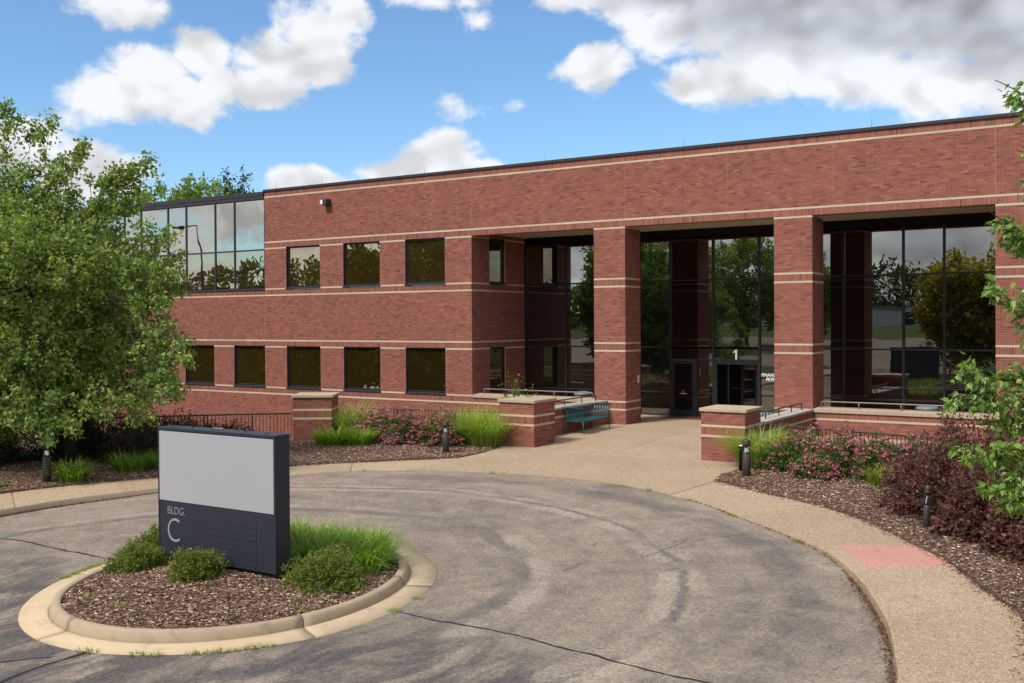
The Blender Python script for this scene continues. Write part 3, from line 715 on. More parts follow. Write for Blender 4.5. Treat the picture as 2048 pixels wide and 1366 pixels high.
# ------------------------------------------------------------------ office building
D = 31.896; YG = 35.737; XL, XR = -22.14, -4.06; COLW = 1.219
XW0, XW1 = -56.0, 14.0
bld = empty('office_building', (-13.1, D, 0), label='two storey red brick office building with pale stone bands and dark mirror glass', cat='building')
bld.location = (0, 0, 0)
low_w = [(-25.33 - 3.243 * i, -23.385 - 3.243 * i) for i in range(10)]
up_w = low_w[:3]
XRIB = -33.1
holes = [(a, b, 11, 38) for a, b in low_w] + [(a, b, 74, 101) for a, b in up_w]
stones = []; bk = Bricks()
bk.face((0, D, 0), 0, XW0, XRIB, -32, 74, holes, lb=L_BANDS + [(-22, -21)], stones=stones)
bk.face((0, D, 0), 0, XRIB, XL, -32, 137, holes, lb=L_BANDS + [(-22, -21)], stones=stones)
bk.face((0, D, 0), 0, XL, XR, 101, 137, (), stones=stones)
bk.face((0, D, 0), 0, XR, XW1, -14, 137, (), stones=stones)
ret_h = [(33.12 - D, 34.27 - D, 11, 38), (33.12 - D, 34.27 - D, 74, 101)]
bk.face((XL, D, 0), math.pi / 2, PROUD, YG - D, 0, 103, ret_h, stones=stones)
bk.face((XR, D, 0), -math.pi / 2, -(YG - D), -PROUD, 0, 103, [(-b, -a, c, d) for a, b, c, d in ret_h], stones=stones)
bk.face((0, D + .5, 0), math.pi, -XR, -XL, 101, 103, (), lb=[], sb=[(101, 104)])
# mortar core
wall = MB(); I_ = PROUD; T = .45
def core(x0, x1, c0, c1): wall.box(x0, x1, D + I_, D + T, c0 * C, c1 * C)
def piers_between(ws, x0, x1, c0, c1):
    xs_ = [x1]
    for a, b in ws:
        core(b, xs_[-1], c0, c1) if b < xs_[-1] else None
        xs_.append(a)
    core(x0, xs_[-1], c0, c1)
core(XW0, XL - I_, -36, 11); core(XW0, XL - I_, 38, 74); core(XRIB + .02, XL - I_, 101, 137)
piers_between([w for w in low_w if w[0] > XW0], XW0, XL - I_, 11, 38); piers_between(up_w, XRIB + .003, XL - I_, 74, 101)
core(XL - I_, XR + I_, 101.12, 137); core(XR + I_, XW1, -14, 137)
for x0, x1 in ((XL - T, XL - I_), (XR + I_, XR + T)):      # returns
    ya, yb = D + T, YG
    wall.box(x0, x1, ya, yb, -.6, 11 * C); wall.box(x0, x1, ya, yb, 38 * C, 74 * C); wall.box(x0, x1, ya, yb, 101 * C, 105 * C)
    for c0, c1 in ((11, 38), (74, 101)): wall.box(x0, x1, ya, 33.12, c0 * C, c1 * C); wall.box(x0, x1, 34.27, yb, c0 * C, c1 * C)
wall_o = wall.build('brick_wall', 'mortar', bld)
def depth(it): p = it[0]; return p[0] * fw.x + p[1] * fw.y + (p[2] - CAM_Z) * fw.z
front = [i for i in bk.items if i[3] == 0 and i[1] > .18 and i[0][0] < 0.4]
front.sort(key=depth)
single = set(id(i) for i in front[:160])
for it in front[:160]: brick_piece(it, wall_o)
bk.mass([i for i in bk.items if id(i) not in single], 'brick_courses', wall_o, rng)
for s in stones: stone_piece(s, bld)
# columns
for x0 in (-16.92, -10.47):
    x1 = x0 + COLW; cs = []; cb = Bricks()
    col = MB().box(x0 + I_, x1 - I_, D + I_, D + COLW - I_, -.5, 101 * C).build('column', 'mortar', bld)
    cb.face((x0, D, 0), 0, 0, COLW, -3, 101, stones=cs)
    cb.face((x1, D, 0), math.pi / 2, PROUD, COLW - PROUD, -3, 101, stones=cs, off=BL / 2)
    cb.face((x1, D + COLW, 0), math.pi, 0, COLW, -3, 101, stones=cs)
    cb.face((x0, D + COLW, 0), -math.pi / 2, PROUD, COLW - PROUD, -3, 101, stones=cs, off=BL / 2)
    pick = [i for i in cb.items if i[3] == 0 and i[1] > .18]
    pick = pick[:140] if x0 > -12 else []
    ids = set(id(i) for i in pick)
    for it in pick: brick_piece(it, col)
    cb.mass([i for i in cb.items if id(i) not in ids], 'brick_courses', col, rng)
    for s in cs: stone_piece(s, col, name='limestone_block')
# parapet coping, ribbon fascia, roof, soffit
MB().box(XRIB - .04, XW1, D - .05, D + .5, 137 * C, 138.4 * C).build('coping', 'metal_bronze', bld)
for x in np.arange(XRIB + 3.0, XW1, 3.05): MB().box(x - .004, x + .004, D - .0535, D - .02, 137 * C + .002, 138.4 * C - .002).build('coping_joint', 'frame_black', bld)
MB().box(XW0, XRIB - .045, D - .03, D + .5, 134.9 * C, 137.35 * C).build('fascia', 'metal_bronze', bld)
MB().box(XW0, XRIB - .045, D - .012, D + .5, 132.6 * C, 134.9 * C - .004).build('fascia', 'metal_bronze', bld)
MB().box(XW0, XW1, D + .46, D + 22, 136 * C, 136.6 * C).build('roof', 'roof_sheet', bld)
sfw = (XR - XL) / 6
for i in range(6): MB().box(XL + I_ + sfw * i + .006, XL + sfw * (i + 1) - .006, D + .508, YG - .02, 103.1 * C, 104.9 * C).build('soffit_panel', 'soffit', bld)
MB().box(XL, XR, D + .46, YG + .6, 105.05 * C, 106 * C).build('ceiling_deck', 'spandrel', bld)
# control joints
for x, c0, c1 in ((-30.3, 105, 133), (-24.0, 105, 133), (-22.13, 105, 133), (-22.8, 42, 70), (-33.08, -20, 70), (-30.3, 42, 70), (-15.70, 105, 133), (-12.0, 105, 133), (-8.6, 105, 133), (-4.05, 42, 133), (-19.0, 105, 133)):
    MB().box(x - .006, x + .006, D - .0018, D + .01, c0 * C + .003, c1 * C - .003).build('control_joint', 'joint_seal', bld)

# windows
def window(x0, x1, c0, c1, glass, O=None, ang=0.0):
    """frame with pane and sill, local x along the wall, local y into it"""
    z0, z1 = c0 * C, c1 * C; w = x1 - x0; b = .065
    e = bpy.data.objects.new('window', None); link(e, bld)
    e.location = (x0, D, 0) if O is None else O; e.rotation_euler = (0, 0, ang)
    zb = z0 + 1.15 * C; rec = .11
    f = MB(); f.box(0, b, rec - .035, rec + .1, zb, z1); f.box(w - b, w, rec - .035, rec + .1, zb, z1); f.box(b, w - b, rec - .035, rec + .1, zb, zb + b); f.box(b, w - b, rec - .035, rec + .1, z1 - b, z1)
    f.box(-.002, .012, .012, rec - .036, zb, z1)
    f.build('frame', 'frame_black', e)
    p = MB().box(b, w - b, rec + .02, rec + .045, zb + b, z1 - b).build('pane', glass, e)
    MB().prism([(-.03, -.035), (w + .03, -.035), (w + .03, .0), (w, .001), (w, rec + .1), (0, rec + .1), (0, .001), (-.03, .0)], z0 + .012, zb - .002).build('sill', 'frame_grey', e, bev=.006)
    return e
for a, b in low_w:
    if a > XW0: window(a, b, 11, 38, 'glass_amber')
for a, b in up_w: window(a, b, 74, 101, 'glass_amber')
for c0, c1 in ((11, 38), (74, 101)): 
    window(0, 34.27 - 33.12, c0, c1, 'glass_amber', (XL, 33.12, 0), math.pi / 2)
    window(0, 34.27 - 33.12, c0, c1, 'glass_amber', (XR, 34.27, 0), -math.pi / 2)
# upper ribbon of mirror glass
rib = bpy.data.objects.new('ribbon_window', None); link(rib, bld)
rm = [XRIB, -34.99, -36.24, -38.19, -39.46, -41.4, -42.65, -44.6, -45.9, -47.8, -49.1, -51.0, -52.3, -54.2, -56]
cz = [75.2, 99.95, 132.5]
for a, b in zip(rm[:-1], rm[1:]):
    for z0, z1 in zip(cz[:-1], cz[1:]): MB().box(b + .03, a - .03, D + .03, D + .05, z0 * C + .03, z1 * C - .03).build('pane', 'glass_ribbon' if z0 > 90 else 'glass_bronze', rib)
for x in rm[1:]: MB().box(x - .032, x + .032, D - .01, D + .09, 75.2 * C, 132.5 * C).build('mullion', 'frame_grey', rib)
MB().box(XRIB - .032, XRIB + .001, D - .004, D + .09, 75.2 * C, 132.5 * C).build('mullion', 'frame_grey', rib)
for a, b in zip(rm[:-1], rm[1:]):
    MB().box(b + .033, a - .033, D - .006, D + .08, 99.95 * C - .032, 99.95 * C + .032).build('transom', 'frame_grey', rib)
MB().box(XW0, XRIB - .002, D - .04, D + .1, 74.05 * C, 75.2 * C).build('sill', 'frame_grey', rib)
MB().box(XW0, XRIB, D + .09, D + .4, 74 * C, 133 * C).build('backing', 'spandrel', rib)

# entrance curtain wall
cw = bpy.data.objects.new('curtain_wall', None); link(cw, bld)
mx = [XL + .05, -20.2, -18.86, -16.98, -15.7, -14.0, -12.26, -10.5, -9.29, -7.34, -6.07, XR - .05]
rows = [(0.02, 13 * C), (13 * C, 38 * C), (38 * C, 75 * C), (75 * C, 98.6 * C)]
def bar(x0, x1, z0, z1, y0=-.06, y1=.06, name='mullion', mat='frame_black'): return MB().box(x0, x1, YG + y0, YG + y1, z0, z1).build(name, mat, cw)
for x in mx: bar(x - .038, x + .038, 0, 98.6 * C)
DOOR = [(4, 0), (4, 1), (5, 0), (5, 1)]
for i, (a, b) in enumerate(zip(mx[:-1], mx[1:])):
    for r, (z0, z1) in enumerate(rows):
        if (i, r) in DOOR: continue
        MB().box(a + .038, b - .038, YG + .005, YG + .025, z0 + .028, z1 - .028).build('pane', 'glass_dark' if r == 3 else 'glass_lower', cw)
        if r: bar(a + .038, b - .038, z0 - .028, z0 + .028, -.05, .05, 'transom')
    if (i, 0) not in DOOR: bar(a + .038, b - .038, 0, .05, -.06, .05, 'base_rail')
bar(XL, XR, 98.6 * C, 103.1 * C - .003, -.02, .08, 'header', 'spandrel')
MB().box(XL, -15.7, YG + .1, YG + .15, 0, 105 * C).build('backing', 'spandrel', cw); MB().box(-12.26, XR, YG + .1, YG + .15, 0, 105 * C).build('backing', 'spandrel', cw)
MB().box(-15.7, -12.26, YG + .1, YG + .15, 31.5 * C, 105 * C).build('backing', 'spandrel', cw)
ZH = 31.5 * C
for i, (a, b) in ((4, (-15.7, -14.0)), (5, (-14.0, -12.26))):
    bar(a + .038, b - .038, 38 * C - .028, 38 * C + .028, -.05, .05, 'transom'); bar(a + .038, b - .038, ZH - .03, ZH + .03, -.05, .05, 'transom')
    MB().box(a + .038, b - .038, YG + .005, YG + .025, ZH + .03, 38 * C - .028).build('pane', 'glass_lower', cw)
# side light beside the door
MB().box(-14.64, -14.03, YG + .005, YG + .025, .05, ZH - .03).build('pane', 'glass_lower', cw)
bar(-14.67, -14.03, 0, .05, -.06, .05, 'base_rail'); bar(-14.64, -14.03, .86, .905, -.05, .05, 'transom'); bar(-14.70, -14.64, 0, ZH - .03)
# hinged door
dr = bpy.data.objects.new('door', None); link(dr, bld)
f = MB(); x0, x1 = -15.665, -14.705; y0, y1 = YG - .055, YG + .0; zt = ZH - .035
f.box(x0, x0 + .12, y0, y1, .01, zt); f.box(x1 - .12, x1, y0, y1, .01, zt); f.box(x0 + .12, x1 - .12, y0, y1, .01, .26); f.box(x0 + .12, x1 - .12, y0, y1, zt - .13, zt)
f.build('frame', 'frame_black', dr, bev=.004)
MB().box(x0 + .12, x1 - .12, YG - .035, YG - .02, .26, zt - .13).build('pane', 'glass_door', dr)
MB().tube([(x1 - .06, y0, .88), (x1 - .06, y0 - .07, .88), (x1 - .085, y0 - .08, .95), (x1 - .085, y0 - .08, 1.15), (x1 - .06, y0 - .07, 1.22), (x1 - .06, y0, 1.22)], .016, 8).build('handle', 'frame_black', dr)
MB().lathe([(.03, 0), (.03, .012)], 12).build('lock', 'reflector', dr, (x1 - .06, y0 - .002, 1.0)).rotation_euler = (math.pi / 2, 0, 0)
lg = MB(); lg.tube([(-15.20, YG - .038, .935), (-15.20, YG - .036, .935)], .055, 14); lg.build('logo_mark', 'logo_red', dr)
MB().box(-15.34, -15.05, YG - .038, YG - .036, .845, .862).build('logo_line', 'letter_white', dr)
# vestibule behind the wide opening
vs_o = bpy.data.objects.new('vestibule', None); link(vs_o, bld)
f = MB(); f.box(-13.97, -13.86, YG - .05, YG + .05, 0, ZH - .03); f.box(-12.35, -12.29, YG - .05, YG + .05, 0, ZH - .03); f.box(-13.86, -12.35, YG - .05, YG + .05, ZH - .16, ZH - .03); f.build('frame', 'frame_black', vs_o)
MB().box(-14.0, -13.9, YG + .06, YG + 1.8, 0, ZH).build('side_wall', 'spandrel', vs_o); MB().box(-12.3, -12.2, YG + .06, YG + 1.8, 0, ZH).build('side_wall', 'spandrel', vs_o)
MB().box(-14.0, -12.2, YG + .06, YG + 1.8, -.1, .0).build('floor_mat', 'sign_slot', vs_o); MB().box(-14, -12.2, YG + .06, YG + 1.8, ZH, ZH + .1).build('lid', 'spandrel', vs_o)
for k in range(3):
    a = -13.88 + .53 * k
    inner = MB(); inner.box(a, a + .05, YG + 1.2, YG + 1.26, 0, ZH - .05); inner.box(a + .48, a + .53, YG + 1.2, YG + 1.26, 0, ZH - .05); inner.box(a + .05, a + .48, YG + 1.2, YG + 1.26, ZH - .16, ZH - .05)
    inner.build('inner_frame', 'frame_black', vs_o); MB().box(a + .05, a + .48, YG + 1.22, YG + 1.24, 0, ZH - .16).build('pane', 'glass_door', vs_o)
    MB().tube([(a + .06, YG + 1.17, 1.02), (a + .47, YG + 1.17, 1.02)], .012, 8).build('push_bar', 'rail_taupe', vs_o)
def text(name, s, size, loc, mat, parent, ext=.004, align='LEFT', bold=0.0, rot=(math.pi / 2, 0, 0), sx=1.0):
    cu = bpy.data.curves.new(name, 'FONT'); cu.body = s; cu.size = size; cu.extrude = ext; cu.align_x = align; cu.offset = bold; cu.materials.append(M[mat]); cu.resolution_u = 4
    tmp = bpy.data.objects.new(name, cu); COL.objects.link(tmp); bpy.context.view_layer.update()
    me = bpy.data.meshes.new_from_object(tmp.evaluated_get(bpy.context.evaluated_depsgraph_get())); bpy.data.objects.remove(tmp); bpy.data.curves.remove(cu)
    if not me.materials: me.materials.append(M[mat])
    me.name = name; o = bpy.data.objects.new(name, me); link(o, parent); o.location = loc; o.rotation_euler = rot; o.scale = (sx, 1, 1); return o
nm = MB(); nm.v = [(x, y, z) for y in (YG - .066, YG - .054) for x, z in ((-.015, 0), (.06, 0), (.06, .36), (.0, .36), (-.09, .285), (-.09, .22), (-.015, .265))]; nm.f = [(0, 1, 2, 3, 6), (3, 4, 5, 6), (13, 10, 9, 8, 7), (13, 12, 11, 10)] + [(i, i + 7, (i + 1) % 7 + 7, (i + 1) % 7) for i in range(7)]; nm.sm = [False] * len(nm.f)
nm.build('house_number', 'letter_white', bld, (-13.14, 0, 2.16))
text('street_name', 'FINANCIAL', .16, (-12.20, YG - .005, 1.565), 'letter_white', bld, bold=.006, sx=.9)
text('street_name', 'PKWY', .16, (-11.83, YG - .005, 1.41), 'letter_white', bld, align='CENTER', bold=.006, sx=.9)

# low walls closing the sides of the entrance, on the facade line
lw_b = Bricks(); lw_s = []
for x0, x1 in ((XL + .0, -16.93), (-9.23, XR)):
    w = MB().box(x0, x1, D + I_, D + .42, -2.4, 10.55 * C).build('parapet', 'mortar', bld)
    b2 = Bricks(); s2 = []
    b2.face((0, D, 0), 0, x0, x1, -32, 10.55, lb=[(7, 8)], sb=[(8, 10.55)], stones=s2, off=.05)
    b2.mass(b2.items, 'brick_courses', w, rng)
    for s in s2: stone_piece(s, w)
    n = int((x1 - x0) / .069); wd = (x1 - x0) / n
    me = MB().prism([(0, -.045), (wd - .006, -.045), (wd - .006, .44), (0, .44)], 10.55 * C + .002, 12.0 * C, lambda x, y: 12.0 * C if y < 0 else 12.75 * C).mesh('rowlock_brick'); me.materials.append(M['rowlock'])
    for i in range(n): o = bpy.data.objects.new('rowlock_brick', me); link(o, w); o.location = (x0 + i * wd, D, 0)
# handrails on top
def handrail(name, pts, zt, posts, label, mat='rail_taupe', rad=.022):
    e = empty(name, (pts[0][0], pts[0][1], 0), label=label, cat='railing', group='handrails on the low brick walls'); e.location = (0, 0, 0)
    (xa, ya, za), (xb, yb, zb) = pts
    d = (Vector((xb, yb, 0)) - Vector((xa, ya, 0))).normalized() * .05
    MB().tube([(xa, ya, za), (xa, ya, zt - .05), (xa + d.x * .3, ya + d.y * .3, zt - .015), (xa + d.x, ya + d.y, zt), (xb - d.x, yb - d.y, zt), (xb - d.x * .3, yb - d.y * .3, zt - .015), (xb, yb, zt - .05), (xb, yb, zb)], rad, 8).build('top_rail', mat, e)
    for t in posts:
        x, y = xa + (xb - xa) * t, ya + (yb - ya) * t
        MB().tube([(x, y, za + (zb - za) * t), (x, y, zt - .01)], rad * .8, 8).build('post', mat, e)
    return e
ZC = 12.6 * C
handrail('handrail', ((-21.75, D + .22, ZC), (-17.1, D + .22, ZC)), 1.04, (.33, .66), 'long brown handrail on the low wall between brick corner and first column')
handrail('handrail', ((-9.05, D + .22, ZC), (-4.3, D + .22, ZC)), 1.04, (.24, .5, .75), 'long brown handrail on the low wall behind the pink spirea and barberry')
# low walls running out to the gate piers
for x0, lab, rl, key in ((-16.93, 'low brick wall with grey stone coping behind the teal bench', 'short handrail on the coping behind the teal bench', 'L'), (-9.75, 'low brick wall with grey stone coping behind the pale ornamental grass', 'short sloping handrail beside the second column and pale grass', 'R')):
    x1 = x0 + .51; y0, y1 = 26.95, D - .004; e = empty('low_wall', (x0, y0, -.15), label=lab, cat='wall'); e.location = (0, 0, 0)
    MB().box(x0 + I_, x1 - I_, y0, y1, -1.2, 10.9 * C).build('core', 'mortar', e)
    b2 = Bricks(); s2 = []
    for O, an, u0, u1 in (((x1, 0, 0), math.pi / 2, y0, y1), ((x0, 0, 0), -math.pi / 2, -y1, -y0)):
        b2.face(O, an, u0, u1, -10, 10.9, lb=[(7, 8)], sb=[(8, 10.9)], stones=s2)
    vis = [i for i in b2.items if i[3] > 0 and i[0][2] > -.25][:110 if key == 'L' else 0]
    ids = set(id(i) for i in vis)
    for it in vis: brick_piece(it, e)
    b2.mass([i for i in b2.items if id(i) not in ids], 'brick_courses', e, rng)
    for s in s2: stone_piece(s, e)
    n = 4
    for i in range(n):
        ya, yb = y0 + (y1 - y0) * i / n, y0 + (y1 - y0) * (i + 1) / n
        MB().box(x0 - .03, x1 + .03, ya + .004, yb - .004, 10.9 * C + .003, 12.0 * C).build('coping_stone', 'coping_stone', e, bev=.01)
    handrail('handrail', ((x0 + .25, y0 + 1.2, 12 * C), (x0 + .25, y1 - .35, 12 * C)), 1.0, (.35, .7), rl, mat='rail_brown')

# ------------------------------------------------------------------ gate piers
def pier(x, y, z0, rz, label, below=10, single=True):
    e = empty('gate_pier', (x, y, z0), rz, label, 'pier', 'brick gate piers')
    H = (below + 10) * C; W = COLW
    MB().box(I_, W - I_, I_, W - I_, -.6, H).build('core', 'mortar', e)
    lb = [(below, below + 1), (below + 4, below + 5)]; sb = [(below + 1, below + 4)]; st = []; b = Bricks()
    b.face((0, 0, 0), 0, 0, W, -3, below + 10, lb=lb, sb=sb, stones=st)
    b.face((W, 0, 0), math.pi / 2, PROUD, W - PROUD, -3, below + 10, lb=lb, sb=sb, stones=st, off=BL / 2)
    vis = [i for i in b.items if i[0][2] > -.06] if single else []
    ids = set(id(i) for i in vis)
    for it in vis: brick_piece(it, e)
    rest = Bricks(); rest.items = [i for i in b.items if id(i) not in ids]
    rest.face((W, W, 0), math.pi, 0, W, -3, below + 10, lb=lb, sb=sb, stones=st)
    rest.face((0, W, 0), -math.pi / 2, PROUD - W, -PROUD, -3, below + 10, lb=lb, sb=sb, stones=st, off=BL / 2)
    rest.mass(rest.items, 'brick_courses', e, rng)
    for s in st: stone_piece(s, e)
    MB().box(-.045, W + .045, -.045, W + .045, H + .004, H + .092).build('cap', 'cap_stone', e, bev=.012)
    return e
pier(-16.87, 25.72, -.19, 0, 'square brick gate pier beside the teal bench')
pier(-10.44, 25.72, -.19, 0, 'square brick gate pier with pale ornamental grass at its side')
pier(-23.04, 23.34, -.13, .5677, 'brick gate pier set at an angle behind the blank sign')
pier(-3.25, 23.97, -.15, -.56, 'brick pier mostly hidden behind the hanging green branches', single=False)
pier(-27.55, 18.3, -.2, .95, 'shaded brick pier under the large maple', single=False)

# ------------------------------------------------------------------ railings along the court
def fence(pts, zg, h, label, mat='fence_black', bal=True):
    e = empty('court_railing', (pts[0][0], pts[0][1], zg), label=label, cat='railing', group='railings along the sunken court'); e.location = (0, 0, 0)
    pts = [Vector((x, y, 0)) for x, y in pts]
    MB().tube([p + Vector((0, 0, zg + h)) for p in pts], .024, 8).build('top_rail', 'rail_brown', e)
    MB().tube([p + Vector((0, 0, zg + .09)) for p in pts], .015, 6).build('bottom_rail', mat, e)
    bm_ = MB().box(-.008, .008, -.008, .008, zg + .09, zg + h - .01).mesh('baluster'); bm_.materials.append(M[mat])
    pm = MB().box(-.02, .02, -.02, .02, zg - .15, zg + h).mesh('post'); pm.materials.append(M[mat])
    for a, b in zip(pts[:-1], pts[1:]):
        L = (b - a).length; n = max(1, round(L / .108)); ang = math.atan2(b.y - a.y, b.x - a.x)
        for i in range(n + 1):
            big = i % 12 == 0
            o = bpy.data.objects.new('post' if big else 'baluster', pm if big else bm_); link(o, e); o.location = a + (b - a) * i / n; o.rotation_euler = (0, 0, ang)
fence([(-26.9, 19.5), (-25.98, 20.62), (-24.98, 21.64), (-24.03, 22.58), (-23.12, 23.36)], -.12, .86, 'black picket railing between the shaded pier and the angled pier')
fence([(-22.4, 25.75), (-20.8, 26.4), (-18.45, 26.87), (-17.0, 27.0)], -.12, .86, 'thin brown railing behind the pink spirea and tall grasses near the bench pier')
fence([(-9.0, 27.2), (-8.15, 26.95), (-6.5, 26.55), (-4.84, 26.12), (-3.6, 25.4)], -.12, .86, 'brown railing rising above the pink spirea under the long handrail wall')

# ------------------------------------------------------------------ monument sign
sg = empty('monument_sign', (-11.95, 10.6, -.1), label='dark navy monument sign with blank white panel and letter C on the island', cat='sign'); sg.location = (0, 0, 0)
SX0, SX1, SY0, SY1, SZ0, SZ1 = -13.20, -10.67, 10.45, 10.74, .0, 1.96
MB().box(SX0 + .05, SX1 - .05, SY0 + .06, SY1 - .04, -.4, SZ0).build('plinth', 'sign_slot', sg)
MB().box(SX0, SX1, SY0 + .02, SY1, SZ0, SZ1 - .02).build('cabinet', 'sign_navy', sg, bev=.008)
MB().box(SX0 - .005, SX1 + .005, SY0, SY1 + .005, SZ1 - .018, SZ1 + .03).build('top_cap', 'sign_navy', sg, bev=.006)
MB().box(SX0 - .004, SX0 + .02, SY0, SY0 + .018, SZ0 + .01, SZ1 - .022).build('edge_trim', 'sign_navy', sg); MB().box(SX1 - .035, SX1, SY0, SY0 + .018, SZ0 + .01, SZ1 - .022).build('edge_trim', 'sign_navy', sg)
MB().box(SX0 + .022, SX1 - .037, SY0 + .004, SY0 + .018, .86, SZ1 - .03).build('blank_panel', 'sign_white', sg, bev=.004)
MB().box(SX0 + .022, SX1 - .037, SY0 + .008, SY0 + .018, SZ0 + .01, .852).build('lower_panel', 'sign_navy', sg)
for i in range(7):
    z = .70 - i * .094
    MB().box(-12.42, -11.06, SY0 + .003, SY0 + .0075, z - .086, z).build('name_strip', 'sign_navy', sg, bev=.002)
text('lettering', 'BLDG.', .165, (-13.0, SY0 + .004, .66), 'letter_grey', sg, ext=.003, sx=.92, bold=-.0025)
text('lettering', 'C', .54, (-13.02, SY0 + .004, .235), 'letter_grey', sg, ext=.003, sx=.86, bold=-.008)
for x in (-13.05, -12.6, -11.45, -11.0): MB().lathe([(.018, 0), (.018, .01), (.008, .014)], 10).build('bolt', 'sign_slot', sg, (x, 10.62, SZ1 + .03))
MB().tube([(-12.12, 10.6, SZ1 + .032), (-12.12, 10.6, SZ1 + .05), (-11.9, 10.6, SZ1 + .05), (-11.9, 10.6, SZ1 + .032)], .012, 8).build('lifting_handle', 'rail_taupe', sg)

# ------------------------------------------------------------------ bollard lights
def bollard(loc, label, h=.93, r=.098, tilt=(0, 0), dome=True):
    e = empty('bollard_light', loc, 0, label, 'bollard', 'bollard lights along the walk'); e.rotation_euler = (tilt[0], tilt[1], random.random() * 3)
    zb = h - .37
    MB().lathe([(r, -.25), (r, zb - .012), (r - .006, zb - .006), (r - .006, zb)], 28).build('post', 'bollard_brown', e)
    MB().lathe([(r - .02, zb), (r - .02, zb + .015)], 28).build('base_ring', 'bollard_groove', e)
    MB().lathe([(r * .78, zb + .015), (r * .70, zb + .06), (r * .45, zb + .13), (r * .2, zb + .19)], 18).build('reflector', 'reflector', e)
    for k in range(4):
        a = k * math.pi / 2; s = MB(); c, d = math.cos(a), math.sin(a)
        s.tube([((r - .012) * c, (r - .012) * d, zb), ((r - .012) * c, (r - .012) * d, zb + .20)], .008, 6); s.build('strut', 'bollard_brown', e)
    cap = [(r, zb + .19), (r, zb + .255), (r - .006, zb + .26), (r - .006, zb + .27), (r, zb + .275)]
    cap += [(r * math.cos(t), zb + .275 + .085 * math.sin(t)) for t in np.linspace(.05, 1.5, 8)]
    MB().lathe(cap, 28).build('cap', 'bollard_brown', e)
bollard((-17.24, 23.5, -.14), 'brown bollard light standing between the pink spirea and tall grass')
bollard((-8.38, 23.46, -.14), 'brown bollard light at the mulch tip in front of the pale grass pier')
bollard((-22.1, 14.35, -.14), 'brown bollard light beside an arching green clump near the curb', h=1.0)
bollard((-3.6, 19.33, -.14), 'slightly leaning slim bollard light against the purple barberry', h=.80, r=.06, tilt=(.03, .05))
bollard((-22.57, 21.16, -.42), 'bollard light whose domed top just shows above the blank sign')
pz = empty('utility_post', (-8.82, 24.33, -.14), 0, 'short dark post with pale top right behind a bollard light', 'post')
MB().lathe([(.07, -.2), (.07, .60), (.074, .60), (.074, .63)], 18).build('post', 'bollard_brown', pz); MB().lathe([(.072, .631), (.072, .64), (.03, .65)], 18).build('cap', 'white_plate', pz)

# ------------------------------------------------------------------ benches
def bench(loc, rz, label):
    """local: sitting direction +x, length along y"""
    e = empty('park_bench', loc, rz, label, 'bench', 'teal metal benches'); Lh = .94; T_ = 'teal_metal'
    for sy in (-1, 1):
        for (xf, dx) in ((.0, -.06), (.62, .05)):
            MB().tube([(xf + dx, sy * (Lh - .03), 0), (xf + dx * .3, sy * (Lh - .05), .2), (xf, sy * (Lh - .06), .42)], [.017, .016, .016], 8).build('leg', T_, e)
    MB().tube([(-.04, 0, 0), (0, 0, .42)], .014, 8).build('leg', T_, e)
    MB().tube([(0, -Lh + .06, .40), (.62, -Lh + .06, .40), (.62, Lh - .06, .40), (0, Lh - .06, .40), (0, -Lh + .06, .40)], .017, 8).build('seat_frame', T_, e)
    me = MB().box(-.028, .028, -Lh + .06, Lh - .06, .412, .42).mesh('seat_slat'); me.materials.append(M[T_])
    for i in range(9): o = bpy.data.objects.new('seat_slat', me); link(o, e); o.location = (.04 + i * .068, 0, 0)
    # flared back and arms: vertical slats curving outwards to a top rail
    prof = [(0, .42), (.01, .55), (.045, .70), (.11, .82)]
    def slat(px, py, ox, oy):
        s = MB(); w = .021
        ax = Vector((-oy, ox, 0))
        for i, (o_, z) in enumerate(prof):
            p = Vector((px + ox * o_, py + oy * o_, z)); s.v += [tuple(p + ax * w), tuple(p - ax * w), tuple(p - ax * w + Vector((ox, oy, 0)) * .006), tuple(p + ax * w + Vector((ox, oy, 0)) * .006)]
        for i in range(len(prof) - 1):
            for k in range(4): a = i * 4 + k; b = i * 4 + (k + 1) % 4; s.f.append((a, b, b + 4, a + 4)); s.sm.append(False)
        s.f += [(3, 2, 1, 0), (12, 13, 14, 15)]; s.sm += [False, False]
        s.build('slat', T_, e)
    for i in range(20): slat(0, -Lh + .10 + i * (2 * Lh - .2) / 19, -1, 0)
    for sy in (-1, 1):
        for i in range(6): slat(.07 + i * .098, sy * (Lh - .06), 0, sy)
    o_ = .115; zt = .835
    MB().tube([(.66, -Lh + .06 - o_, zt - .01), (-o_, -Lh + .06 - o_, zt), (-o_, Lh - .06 + o_, zt), (.66, Lh - .06 + o_, zt - .01)], .02, 8).build('top_rail', T_, e)
    for sy in (-1, 1): MB().box(.0, .68, min(sy * (Lh + .0), sy * (Lh + .09)), max(sy * Lh, sy * (Lh + .09)), zt - .005, zt + .012).build('armrest', T_, e)
    for sy in (-1, 1): MB().tube([(.62, sy * (Lh - .06), .42), (.625, sy * (Lh - .05), .6), (.65, sy * (Lh + .02), .83)], .015, 8).build('arm_post', T_, e)
bench((-16.30, 29.66, -.035), 0, 'teal metal slatted bench against the low wall by the first column')
bench((-9.90, 29.66, -.035), math.pi, 'teal metal bench mostly hidden behind the pier with pale grass')

